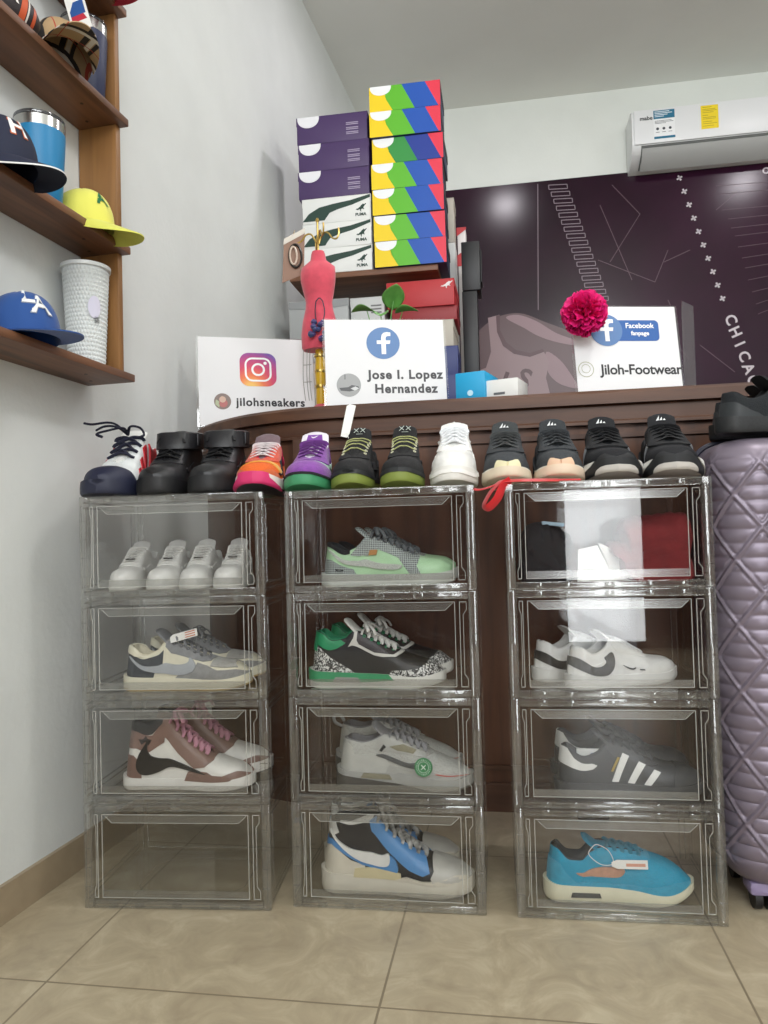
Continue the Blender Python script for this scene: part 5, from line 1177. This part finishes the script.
# flower
fl = thing('pom_pom_flower', 'bright magenta pom pom flower in front of the white page sign', 'flower', (.203, 1.965, CTOP + .0006))
mb = MB(); C0 = Vector((.006, 0, .213)); rnd = random.Random(3); N = 190
for i in range(N):
    zz = 1 - 2 * (i + .5) / N; a = i * 2.39996; rr = sqrt(1 - zz * zz); d = Vector((rr * cos(a), rr * sin(a), zz)); x = d.orthogonal().normalized(); x = Matrix.Rotation(rnd.random() * 6.28, 3, d) @ x; y = d.cross(x)
    R0 = .030 + .006 * rnd.random(); L = .024; wv = .013 + .004 * rnd.random(); vs = []
    for u in range(4):
        for v in range(5):
            q = u / 3; t = -1 + v / 2; wd = wv * (.35 + .65 * sin(pi * min(1, q * .62 + .08))) ; lift = .004 * sin(3 * t) * q
            vs.append(C0 + d * (R0 * .4 + (R0 * .6 + L) * q - .004 * t * t * q + .0015 * (v % 2) * q) + x * (wd * t) + y * (lift + .008 * q * q))
    mb.add(vs, [(u * 5 + v, u * 5 + v + 1, (u + 1) * 5 + v + 1, (u + 1) * 5 + v) for u in range(3) for v in range(4)])
mb.build('petals', mat('petal_magenta', '#e4187a', .6, noise=.25, nscale=90), fl, smooth=60)
MB().tube(spline([(.006, .0, .205), (.010, .030, .212), (.016, .052, .216)], 6), .0028).build('stem', paint('#3f7a3a'), fl)

# blue and white carton on the counter
c = thing('phone_carton', 'small white carton with a bright blue lid lying on the counter', 'carton', (-.060, 1.985, CTOP + .0006), radians(-16))
MB().bb((-.045, 0, 0), (.100, .10, .058), bev=.002).build('body', mat('carton_white_four', '#dcdcd8', .5), c)
MB().bb((-.066, -.012, 0), (.016, .112, .084), bev=.003).build('lid', mat('carton_cyan', '#1f9fd0', .45), c)
mb = MB(); mb.bb((.035, -.0008, .018), (.065, .001, .024)); mb.bb((.035, -.0008, .010), (.055, .001, .013)); mb.build('small_print', paint('#5d6062'), c)
MB().prism(disc(.008, 16, (-.025, .028)), 'y', -.0132, -.0118).build('lid_mark', paint('#bfe4f2'), c)

# mannequin jewellery stand
mn = thing('mannequin_stand', 'small coral red mannequin jewellery stand with brass hooks on the counter', 'jewellery stand', (-.526, 2.125, CTOP + .0006))
COR = mat('velvet_coral', '#cf4a5c', .8, noise=.12, nscale=40, sheen=.3); YEL = mat('post_yellow', '#d9ad22', .35); BRS = mat('brass', '#c9ab62', .28, metal=1)
MB().lathe([(.062, 0), (.062, .006), (.050, .018), (.030, .034), (.016, .044), (.012, .048)], k=40).build('base', COR, mn)
MB().lathe([(.0145, .046), (.0155, .06), (.0145, .10), (.017, .14), (.0145, .18), (.0145, .22)], k=24).build('post', YEL, mn)
mb = MB()
for z in (.098, .142, .188): mb.lathe([(.0175, z - .004), (.0185, z), (.0175, z + .004)], k=24)
mb.build('post_ring', BRS, mn)
secs = [(.205, .050, .036, 0), (.212, .054, .038, 0), (.250, .055, .040, 0), (.290, .050, .036, 0), (.325, .041, .030, 0), (.345, .039, .029, 0), (.375, .045, .034, 0), (.405, .051, .042, -.006), (.430, .052, .040, -.004), (.448, .050, .032, 0), (.460, .036, .024, .002), (.470, .024, .019, .003), (.490, .0205, .018, .003), (.497, .018, .016, .003)]
mb = MB(); k = 32; vs = []
for z, a, b_, oy in secs:
    for j in range(k):
        t = 2 * pi * j / k; vs.append((a * cos(t), b_ * sin(t) + oy, z))
mb.add(vs, [(i * k + j, i * k + (j + 1) % k, (i + 1) * k + (j + 1) % k, (i + 1) * k + j) for i in range(len(secs) - 1) for j in range(k)] + [tuple(range(k)), tuple((len(secs) - 1) * k + j for j in range(k))])
mb.build('torso', COR, mn, smooth=60)
mb = MB(); mb.tube([(0, .003, .496), (0, .003, .585)], .0032); mb.lathe([(.004, .585), (.006, .590), (.003, .597)], (0, .003, 0), 12); mb.build('rod', BRS, mn)
for i, a in enumerate((.25, 1.9, 3.3, 5.2)):
    d = Vector((cos(a), -abs(sin(a)) if i in (0, 2) else sin(a), 0)); rdir = lambda r, z: d * r + Vector((0, .003, z))
    MB().tube(spline([rdir(.003, .520), rdir(.018, .548), rdir(.034, .548), rdir(.048, .530), rdir(.062, .526), rdir(.070, .540), rdir(.069, .556)], 6), .0026, k=6).build('hook', BRS, mn)
mb = MB()
for s in (-1, 1): mb.tube(spline([(.012 + s * .010, -.046, .335), (.014 + s * .014, -.050, .300), (.012 + s * .006, -.050, .262)], 6), .0016, k=5)
mb.tube(spline([(.002, -.046, .335), (.012, -.044, .345), (.022, -.046, .335)], 6), .0016, k=5)
mb.build('earring_cord', paint('#1e2a3c'), mn)
mb = MB(); rnd = random.Random(5)
for i in range(16):
    c0 = (-.014 + .05 * rnd.random(), -.052 - .006 * rnd.random(), .225 + .05 * rnd.random()); r = .006 + .004 * rnd.random()
    mb.lathe([(.001, -r), (r * .8, -r * .5), (r, 0), (r * .8, r * .5), (.001, r)], c0, 8)
mb.build('beads', mat('beads_teal', '#1f5a78', .3, alt='#5a3470', nscale=60), mn)
mb = MB()
for x in (-.045, -.034, -.026): mb.tube(spline([(x, -.02, .205), (x - .002, -.022, .12), (x + .003, -.02, .055)], 6), .0009, k=5)
for z in (.16, .11): mb.tube([(-.047, -.02, z), (-.022, -.02, z)], .0009, k=5)
mb.build('hanging_chain', mat('silver', '#a9aaa6', .3, metal=1), mn)
cd = thing('jewellery_card', 'brown card with a dark bracelet hanging from the mannequin hook', 'jewellery', (-.597, 2.112, CTOP + .405), radians(20))
MB().prism([(-.034, 0), (.030, .028), (.036, .165), (-.026, .128)], 'y', 0, .002).build('card', mat('card_brown', '#8a6a58', .6), cd)
MB().prism([(-.028, .112), (.036, .150), (.036, .166), (-.026, .130)], 'y', -.0012, .0032).build('card_header', paint('#c9c2b6'), cd)
MB().tube([(.006 + .018 * cos(a), -.004, .080 + .034 * sin(a)) for a in [2 * pi * i / 24 for i in range(24)]], .0034, k=6, closed=True).build('bracelet', paint('#24221f', .3), cd)
MB().tube([(.000 + .010 * cos(a), -.006, .080 + .026 * sin(a)) for a in [2 * pi * i / 24 for i in range(24)]], .003, k=6, closed=True).build('bracelet', paint('#c9b8a8', .3), cd)
MB().tube(spline([(.006, .001, .146), (.004, 0, .152), (.006, .003, .158)], 4), .0012, k=5).build('card_loop', paint('#b8a88a'), cd)

# green plant behind the middle sign
pt = thing('potted_plant', 'green leafy plant peeking over the round blue logo sign', 'plant', (-.345, 2.165, CTOP + .0006))
MB().lathe([(.028, 0), (.036, .07), (.038, .075), (.034, .075), (.032, .065), (.01, .062)], k=28).build('pot', paint('#8a5a42'), pt)
LEAF = mat('leaf_green', '#4f8a3c', .45, alt='#6aa650', nscale=30)
for i, (tx, ty, tz, L, tilt, rz) in enumerate([(-.045, -.01, .322, .075, .3, 2.9), (.035, -.01, .345, .085, .9, -1.2), (.06, .0, .315, .07, .2, -.1), (-.01, .03, .32, .06, .6, 1.7)]):
    mb = MB(); mb.tube(spline([(0, 0, .06), (tx * .3, ty * .3, tz * .6), (tx, ty, tz)], 6), .0016, k=5); mb.build('stem', LEAF, pt)
    mb = MB(); vs = []; n = 9; R = Matrix.Rotation(rz, 3, 'Z') @ Matrix.Rotation(-tilt, 3, 'Y')
    for a in range(n + 1):
        q = a / n; wv = L * .40 * (sin(pi * q ** .8)) ** .8
        for v in range(7):
            t = -1 + v / 3; vs.append(Vector((tx, ty, tz)) + R @ Vector((L * (q - .35), wv * t, .012 * abs(t) * sin(pi * q) - .015 * q * q)))
    mb.add(vs, [(a * 7 + v, a * 7 + v + 1, (a + 1) * 7 + v + 1, (a + 1) * 7 + v) for a in range(n) for v in range(6)]); lf = mb.build('leaf', LEAF, pt, smooth=60)
    lf.modifiers.new('thickness', 'SOLIDIFY').thickness = .0008

# ------------------------------------------------------------------ wooden wall shelf and what stands on it
SW = wood('shelf_wood', '#543623', '#80563a', .5, 'Y', 10, .15); SWP = wood('shelf_side_wood', '#7a5530', '#9c7040', .5, 'Z', 9, .15)
SH0 = 1.712
sh = thing('wall_shelf', 'brown wooden shelf unit on the plain wall with caps and tumblers', 'shelf', (wallx(SH0) + .001, SH0, 0), -WANG)
SZ = [1.170, 1.489, 1.812, 2.092]
for i, z in enumerate(SZ):
    mb = MB(); mb.bb((0, -1.05, z), (.128 if i else .134, .022, z + .019), bev=.003); b = mb.build('shelf_board', SW, sh)
    mb = MB()
    for y in (-.03, -.10): mb.prism(disc(.004, 10, (.03 + .5 * abs(y), y)), 'z', z - .0006, z + .001)
    mb.build('screw', paint('#2b1d14'), b)
for i in range(3): MB().bb((.001, -.002, SZ[i] + .0192), (.106, .018, SZ[i + 1] - .0002), bev=.002).build('side_panel', SWP, sh)
MB().bb((.001, -.002, SZ[3] + .0192), (.106, .018, SZ[3] + .28), bev=.002).build('side_panel', SWP, sh)
def on(i, lx, ly, up_=0):
    a = -WANG; return (wallx(SH0) + .001 + lx * cos(a) - ly * sin(a), SH0 + lx * sin(a) + ly * cos(a), SZ[i] + .0194 + up_)
def tumbler(label, i, lx, ly, r, h, hexc, steel=True, navy=False):
    o = thing('tumbler', label, 'tumbler', on(i, lx, ly))
    MB().lathe([(r * .80, 0), (r * .84, .004), (r * .93, h * .45), (r, h * .80), (r, h * .84)], k=48).build('body', mat('powder_coat_' + hexc, hexc, .45, bump=.05, bscale=900), o)
    ST = mat('steel', '#b9b9b6', .22, metal=1)
    MB().lathe([(r, h * .8402), (r, h * .955), (r * .96, h * .965)], k=48).build('steel_rim', ST, o)
    MB().lathe([(r * .985, h * .9655), (r * 1.0, h * .975), (r * .99, h), (r * .5, h)], k=48).build('lid', clear('lid_smoke', (.5, .5, .52), .08, .5, .3, '#55565a'), o)
    MB().bb((-r * .35, -r * .15, h + .0004), (r * .25, r * .15, h + .008), bev=.002).build('lid_slider', paint('#2b2c2f'), o)
    return o
tumbler('bright blue tumbler with steel rim behind the navy cap on the middle shelf', 1, .068, -.235, .0525, .19, '#1377a8')
tumbler('navy tumbler with steel rim on the top visible shelf behind the plaid cap', 2, .060, -.060, .054, .20, '#20294a')
def studded(label, i, lx, ly, r0, r1, h, hexc, lid_hex, mark=False):
    o = thing('studded_tumbler', label, 'tumbler', on(i, lx, ly)); k, n = 160, 92; vs = []
    for a in range(n + 1):
        q = a / n; rr = r0 + (r1 - r0) * q
        for j in range(k):
            cx = (j % 4 - 1.5) / 1.5; row = a // 4; cx = ((j + 2 * (row % 2)) % 4 - 1.5) / 1.5; cz = (a % 4 - 1.5) / 1.5
            b = max(0, 1 - .55 * (abs(cx) + abs(cz))) * .0036; t = 2 * pi * j / k; vs.append(((rr + b) * cos(t), (rr + b) * sin(t), .004 + (h * .955 - .004) * q))
    mb = MB(); mb.add(vs, [(a * k + j, a * k + (j + 1) % k, (a + 1) * k + (j + 1) % k, (a + 1) * k + j) for a in range(n) for j in range(k)] + [tuple(range(k))]); mb.build('body', mat('studs_' + hexc, hexc, .4), o, smooth=25)
    MB().lathe([(r1 + .001, h * .956), (r1 + .006, h * .962), (r1 + .006, h * .995), (r1 + .003, h), (r1 * .4, h)], k=48).build('lid', paint(lid_hex, .4), o)
    if mark:
        f = lambda u, v, k=.0042: (lambda t, rr: ((rr + k) * cos(t), (rr + k) * sin(t), v))(u, r0 + (r1 - r0) * v / h)
        V, F, E = cut_poly([(-.66 + .30 * cos(t), .135 + .026 * sin(t)) for t in [2 * pi * i / 24 for i in range(24)]], frange(-1.0, -.3, .05), []); mb = MB(); mb.add([f(u, v) for u, v in V], F); st = mb.build('round_sticker', paint('#d2cfe0'), o)
        mb = MB()
        for i in range(7): mb.add([f(-.66 + .035 * i, .098, .0046), f(-.645 + .035 * i, .098, .0046), f(-.645 + .035 * i, .113, .0046), f(-.66 + .035 * i, .113, .0046)], [(0, 1, 2, 3)])
        mb.build('barcode', paint('#2c2c30'), st)
    return o
studded('white studded tumbler at the end of the lowest shelf', 0, .066, -.075, .040, .051, .242, '#cfd3d2', '#d9dcdb', True)
studded('light blue studded tumbler at the picture edge on the lowest shelf', 0, .064, -.50, .040, .050, .235, '#7fc3dc', '#74bcd8', True)
def cap(label, loc, rz, hexc, brimhex=None, tilt=0, logo=None, m=None, under=None, sc=1.0, flatb=False, edge=None, bl=.080, pitch=0):
    o = thing('baseball_cap', label, 'cap', loc, 0, None, (0, -pitch, rz)); o.scale = (sc, sc, sc)
    cm = m or mat('cap_cloth_' + hexc, hexc, .8, bump=.1, bscale=700, sheen=.2); bmt = m or mat('cap_cloth_' + (brimhex or hexc), brimhex or hexc, .8, bump=.1, bscale=700, sheen=.2)
    A, B, H = .090, .080, .108
    def crown(t, q, off=0):   # t angle, q 0..1 up
        e = q * pi / 2; c = max(0, cos(e)) ** .72; return Vector(((A + off) * cos(t) * c, (B + off) * sin(t) * c, (H + off) * sin(e) ** .92 + (.004 * cos(t) if q < .9 else 0)))
    mb = MB(); k, n = 48, 16; vs = []
    for a in range(n + 1):
        for j in range(k):
            t = 2 * pi * j / k; g = (abs(((t / (pi / 3)) % 1) - .5) > .47); vs.append(crown(t, a / n, -.0012 if g and a < n - 1 else 0))
    mb.add(vs, [(a * k + j, a * k + (j + 1) % k, (a + 1) * k + (j + 1) % k, (a + 1) * k + j) for a in range(n) for j in range(k)]); mb.build('crown', cm, o, smooth=60)
    MB().lathe([(.001, .006), (.007, .004), (.008, 0), (.001, -.002)], (0, 0, H), 14).build('button', cm, o)
    PH = radians(72)
    def brim(a, q, off=0):
        t = a * PH; ex = bl * max(0, cos(a * pi / 2)) ** .62 * q
        y = (B * .985 + .002 * q) * sin(t); x = A * .985 * cos(t) + ex
        cv = 0 if flatb else .024 * (y / B) ** 2 * (.35 + .65 * q)
        return Vector((x, y, .006 - cv - tilt * ex + off))
    mb = MB(); na, nq = 24, 8
    vs = [brim(-1 + 2 * i / na, j / nq, .0016) for i in range(na + 1) for j in range(nq + 1)] + [brim(-1 + 2 * i / na, j / nq, -.0016) for i in range(na + 1) for j in range(nq + 1)]
    w = nq + 1; N0 = (na + 1) * w; fs = []; mi = []
    for i in range(na):
        for j in range(nq):
            q = (i * w + j, (i + 1) * w + j, (i + 1) * w + j + 1, i * w + j + 1); fs.append(q); mi.append(0); fs.append(tuple(x + N0 for x in q)[::-1]); mi.append(1)
        fs.append((i * w + nq, (i + 1) * w + nq, (i + 1) * w + nq + N0, i * w + nq + N0)); mi.append(2)
    mb.add(vs, fs); mb.mi = mi
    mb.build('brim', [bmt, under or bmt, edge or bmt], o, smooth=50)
    if logo: logo(o, crown)
    return o
def cap_letters(body, size, hexc, outline_hex=None, q0=.42, sp=.9, t0=0):
    def f(o, crown):
        def g(u, v, off): return crown(t0 + u / .088, q0 + v / .16, off)
        if outline_hex:
            V, F = text_mesh(body, size, bold=.0035, spacing=sp); mb = MB(); mb.add([g(u, v, .0016) for u, v in V], F); mb.build('logo_outline', paint(outline_hex, .7), o, smooth=0)
        V, F = text_mesh(body, size, bold=.0016, spacing=sp); mb = MB(); mb.add([g(u, v, .0026) for u, v in V], F); mb.build('front_logo', paint(hexc, .7), o, smooth=0)
    return f
def star_logo(o, crown):
    cap_letters('H', .066, '#e4e4e2', '#c9622e', .40, 1, -.25)(o, crown)
def la_logo(o, crown):
    cap_letters('L', .076, '#e6e6e4', '#8a94a8', .56, 1, -.62)(o, crown); cap_letters('A', .076, '#e6e6e4', '#8a94a8', .40, 1, -.24)(o, crown)
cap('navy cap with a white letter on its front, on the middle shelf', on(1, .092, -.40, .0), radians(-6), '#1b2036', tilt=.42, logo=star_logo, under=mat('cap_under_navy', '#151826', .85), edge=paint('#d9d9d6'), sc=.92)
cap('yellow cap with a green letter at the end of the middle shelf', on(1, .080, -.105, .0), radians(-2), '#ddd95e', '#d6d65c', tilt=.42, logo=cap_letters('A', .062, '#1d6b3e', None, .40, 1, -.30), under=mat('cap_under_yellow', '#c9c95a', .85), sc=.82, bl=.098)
cap('royal blue flat brim cap with white letters on the lowest shelf', on(0, .092, -.33, .0), radians(-12), '#1d4a8c', '#1c4482', logo=la_logo, flatb=True, tilt=.10, sc=.88)
PLD = mat('plaid_cloth', '#a98d68', .8); nt = PLD.node_tree; b = nt.nodes['Principled BSDF']; tc = nt.nodes.new('ShaderNodeTexCoord'); sp_ = nt.nodes.new('ShaderNodeSeparateXYZ'); nt.links.new(tc.outputs['Object'], sp_.inputs[0])
def stripe(sock, per, pos, wd):
    a = nt.nodes.new('ShaderNodeMath'); a.operation = 'MODULO'; a.inputs[1].default_value = per; ad = nt.nodes.new('ShaderNodeMath'); ad.operation = 'ADD'; ad.inputs[1].default_value = 1.0; nt.links.new(sock, ad.inputs[0]); nt.links.new(ad.outputs[0], a.inputs[0])
    c = nt.nodes.new('ShaderNodeMath'); c.operation = 'COMPARE'; c.inputs[1].default_value = pos; c.inputs[2].default_value = wd; nt.links.new(a.outputs[0], c.inputs[0]); return c.outputs[0]
prev = None
for ax, per, pos, wd, hx in (('Y', .11, .036, .007, '#241f1d'), ('Y', .11, .050, .005, '#cfc8bb'), ('Y', .11, .061, .004, '#241f1d'), ('X', .09, .052, .005, '#cfc8bb'), ('X', .09, .063, .005, '#241f1d'), ('Y', .11, .088, .0014, '#a3402e'), ('X', .09, .010, .0014, '#a3402e')):
    mx = nt.nodes.new('ShaderNodeMixRGB'); mx.inputs[2].default_value = lin(hx); nt.links.new(stripe(sp_.outputs[ax], per, pos, wd), mx.inputs[0])
    if prev: nt.links.new(prev, mx.inputs[1])
    else: mx.inputs[1].default_value = lin('#a98d68')
    prev = mx.outputs[0]
nt.links.new(prev, b.inputs['Base Color'])
pc = cap('plaid beige and black cap with a white sticker tag, on the top visible shelf', on(2, .086, -.190, .016), radians(-38), '#1b2036', m=PLD, tilt=.30, sc=.86, pitch=radians(14))
mb = MB(); mb.bb((-.0006, -.026, 0), (.0006, .026, .150)); tg = mb.build('sticker_tag', paint('#e3e1dc'), pc, loc=(.098, .030, .040), rot=(radians(6), radians(4), radians(-50)))
mb = MB(); mb.prism([(-.020, .045), (.020, .045), (.020, .085), (-.006, .085), (-.020, .060)], 'x', .0007, .0011); mb.build('tag_mark', paint('#27508f'), tg)
mb = MB(); mb.prism([(-.020, .028), (.020, .028), (.014, .045), (-.020, .045)], 'x', .0007, .0011); mb.build('tag_mark', paint('#b4293c'), tg)
mb = MB()
for z in (.100, .112, .124): mb.bb((.0007, -.018, z), (.0011, .018, z + .005))
mb.build('tag_print', paint('#3d3b3a'), tg)
cap('dark red cap on the highest shelf, mostly above the picture edge', on(3, .080, -.090, .0), radians(-2), '#a3142c', tilt=.50, sc=.82, bl=.098)
fb = thing('toy_football', 'small black and orange toy football with white letters on the top visible shelf', 'toy', on(2, .068, -.36, .046), 0, None, (0, radians(8), radians(62)))
mb = MB(); prof = [(.046 * max(0.001, cos(a)) ** 1.15, .090 * sin(a)) for a in [-pi / 2 + pi * i / 28 for i in range(29)]]
mb.lathe(prof, k=36); fbm = mb.build('body', mat('football_dark', '#2b2426', .5, bump=.15, bscale=500), fb, rot=(0, radians(90), 0))
def fband(z0, z1, hx, off, nm):
    mb = MB(); mb.lathe([(.046 * cos(math.asin(z / .09)) ** 1.15 + off, z) for z in [z0 + (z1 - z0) * i / 6 for i in range(7)]], k=36, cap=False); mb.build(nm, paint(hx), fb, rot=(0, radians(90), 0))
for z0, z1, hx in ((-.066, -.052, '#c4552e'), (-.050, -.046, '#d8d2c8'), (.030, .044, '#c4552e'), (.046, .050, '#d8d2c8'), (.060, .068, '#c4552e')): fband(z0, z1, hx, .0008, 'band')
lettering('front_letters', 'HBR', .030, paint('#e3dfd8'), fb, lambda u, v: (u - .006, -(.0475 * cos(math.asin(max(-.9, min(.9, (u - .006) / .09)))) ** 1.15) * cos(v / .046 * .9) - .001, (.0475 * cos(math.asin(max(-.9, min(.9, (u - .006) / .09)))) ** 1.15) * sin(v / .046 * .9)), bold=.001)
o = thing('white_cup', 'white cup at the picture corner on the top visible shelf', 'cup', on(2, .066, -.50)); MB().lathe([(.034, 0), (.038, .004), (.044, .10), (.045, .104), (.042, .104), (.036, .01), (.002, .008)], k=36).build('body', paint('#d6d4de', .35), o)
MB().lathe([(.0446, .096), (.0466, .1), (.0466, .112), (.02, .114)], k=36).build('lid', paint('#c9c6d2', .35), o)

# ------------------------------------------------------------------ suitcase
SX, SY = .416, 1.585; SWD, SDP, SH, SB = .48, .262, .90, .055
sc_ = thing('suitcase', 'large metallic mauve suitcase with diamond ridges standing beside the boxes', 'suitcase', (SX, SY, 0), .02)
M_SU = mat('suitcase_shell', '#7c727f', .36, metal=.3, noise=.05, nscale=6); M_SUD = mat('suitcase_trim', '#2b2c3c', .5)
def suit_half(y_of, name, depth0, depth1):
    """open shell half: outline in x / z is a rounded rectangle, ridged front face, wrapped over the rounded edge to the seam"""
    pass
Rr = .085; NZ, NU = 380, 250
def perim():
    """rounded outline in x, y from the front middle all round, as points with outward normals and arc length"""
    w, d, r = SWD / 2, SDP / 2, Rr; P = []
    def arc(cx, cy, a0, n=40):
        for i in range(n + 1):
            a = radians(a0 + 90 * i / n); P.append((cx + r * cos(a), cy + r * sin(a), cos(a), sin(a)))
    def seg(x0, y0, x1, y1, nx, ny, n):
        for i in range(1, n): P.append((x0 + (x1 - x0) * i / n, y0 + (y1 - y0) * i / n, nx, ny))
    arc(-w + r, -d + r, 180); seg(-w + r, -d, w - r, -d, 0, -1, 150); arc(w - r, -d + r, 270); seg(w, -d + r, w, d - r, 1, 0, 22); arc(w - r, d - r, 0); seg(w - r, d, -w + r, d, 0, 1, 30); arc(-w + r, d - r, 90); seg(-w, d - r, -w, -d + r, -1, 0, 22)
    return P
PP = perim(); acc = [0]
for a, b in zip(PP, PP[1:]): acc.append(acc[-1] + sqrt((a[0] - b[0]) ** 2 + (a[1] - b[1]) ** 2))
def tri(x): x = x % 1; return abs(x - .5) * 2
vs = []; n = len(PP); zs = [SB + SH * i / NZ for i in range(NZ + 1)]
for i, z in enumerate(zs):
    g = min(z - SB, SB + SH - z); ins = 0; er = .055
    if g < er: ins = er - sqrt(max(0, er * er - (er - g) ** 2))
    fade = min(1, max(0, (g - .03) / .03))
    for j, (x, y, nx, ny) in enumerate(PP):
        s = acc[j] + .020; u = s / .098; v = (z + .012) / .131
        d1 = abs(((u + v) % 1) - .5); d2 = abs(((u - v) % 1) - .5); dd = min(d1, d2) * .074
        rib = .0042 * (abs(sin(pi * z / .0285)) ** .55)
        rg = max(0, 1 - (dd / .0050) ** 2) * .0062
        h = max(rib * (1 if dd > .008 else max(0, (dd - .005) / .003)), rg) if ny < .5 else rib * .6
        h *= fade
        k = 1 - ins / .13
        vs.append((SWD / 2 + x - nx * (ins - h), SDP / 2 + y - ny * (ins - h), z))
fs = [(i * n + j, i * n + (j + 1) % n, (i + 1) * n + (j + 1) % n, (i + 1) * n + j) for i in range(NZ) for j in range(n)]
mb = MB(); mb.add(vs, fs + [tuple(range(n))[::-1], tuple(NZ * n + j for j in range(n))]); mb.build('shell', M_SU, sc_, smooth=60)
mb = MB(); yz = SDP * .70
loop = [(x - SWD / 2, z) for x, z in [(SWD / 2 + q[0], SB + SH / 2 + q[1]) for q in rrect(SWD + .008, SH + .008, .060, (0, 0), 8)]]
mb.tube([(SWD / 2 + a, yz, b) for a, b in loop], .007, .009, 8, closed=True, upv=(0, 1, 0)); mb.build('zipper_seam', M_SUD, sc_)
for x in (.07, SWD - .07):
    for y in (.062, SDP - .062):
        mb = MB(); mb.lathe([(.030, .044), (.026, .064), (.02, .075)], (x, y, 0), 20); mb.bb((x - .030, y - .028, .034), (x + .030, y + .028, .062), bev=.008); wh = mb.build('wheel_housing', mat('wheel_mauve', '#8f82a4', .45), sc_)
        for s in (-1, 1):
            mb = MB(); mb.tube([(x + s * .012 - .007, y, .024), (x + s * .012 + .007, y, .024)], .0235, .0235, 24, upv=(0, 0, 1)); mb.build('wheel', paint('#1a1a1c', .5), wh)
mb = MB(); mb.tube(spline([(SWD * .36, SDP * .40, SB + SH - .004), (SWD * .37, SDP * .40, SB + SH + .006), (SWD * .63, SDP * .40, SB + SH + .006), (SWD * .64, SDP * .40, SB + SH - .004)], 6), .008, .004, 8); mb.build('top_handle', M_SUD, sc_)

# black knit shoes on the suitcase
def knit_marks(s, o):
    mb = MB(); m = paint('#c3c6c8')
    for sd in (-1, 1):
        for u in (.44, .50, .56, .62): mb.tube([s.U(sd, u, .30, .002), s.U(sd, u + .03, .62, .002)], .0014, .001, 5)
    mb.build('knit_stripe', paint('#4b4e52'), o)
kn = dict(name='knit_sneaker', L=.30, W=1.04, n=2.6, zr=ZR_LOW, sole=dict(mat=mat('boost_sole', '#1a1b1d', .6, noise=.3, nscale=200), heel=.040, mid=.034, toe=.026, spring=.012), upper=mesh_cloth('#1d2023'), lining=mesh_cloth('#121315'), tongue=dict(mat=mesh_cloth('#191b1e'), top=.030),
    patches=[('toe_guard', 'U', [(.84, 0), (.88, .3), (1, .4), (1, 0)], suede('#17181a')), ('heel_counter', 'U', HEELCTR, rubber('#24282b')), ('eyestay', 'U', EYESTAY, suede('#1b1c1f')), ('sole_speckle', 'S', [(.30, .15), (.34, .55), (.86, .5), (.9, .15)], cracked('sole_speckles', '#b9b9ac', '#1c1d1f', 90), dict(off=.0012))],
    lace=dict(mat=lace_cloth('#0f1012'), rows=6, a=.39, b=.65, wd=.0048, th=.003, rise=.011, bow=True), extra=knit_marks)
SUT = SB + SH + .0105
sneaker(kn, 'black knit sneaker lying nearest on the suitcase top, heel towards the boxes', (SX + .170, SY + .075, SUT), radians(6), 1, 'black knit pair on the suitcase', (1, 1, .84))
sneaker(kn, 'black knit sneaker behind the nearer one on the suitcase top', (SX + .19, SY + .198, SUT), radians(6), -1, 'black knit pair on the suitcase', (1, 1, .84))

# red drawstring at the corner of the boxes
rd = thing('red_drawstring', 'bright red fabric drawstring hanging under the dark grey runner beside the box corner', 'cord', (-.012, 1.60, TOPZ))
RC = mat('red_satin', '#c3101c', .45, sheen=.3)
def ribbon(path, w, nm, th=.0012):
    mb = MB(); mb.tube(spline([Vector(p) for p in path], 8), w, th, 8, upv=(0, -.4, 1)); mb.build(nm, RC, rd, smooth=60)
ribbon([(.115, -.040, .002), (.07, -.046, .003), (.03, -.044, .004), (.0, -.046, .002), (-.018, -.046, -.014), (-.030, -.046, -.032), (-.036, -.046, -.046), (-.026, -.048, -.050), (-.008, -.050, -.032), (.004, -.050, -.008), (.020, -.046, .004)], .010, 'loop')
ribbon([(-.004, -.044, .0), (-.024, -.040, -.008), (-.044, -.036, -.012), (-.056, -.03, -.010)], .005, 'tail')
ribbon([(.16, -.030, .0018), (.12, -.036, .0024), (.05, -.040, .0030), (.01, -.040, .001), (-.014, -.040, -.012)], .006, 'strand')
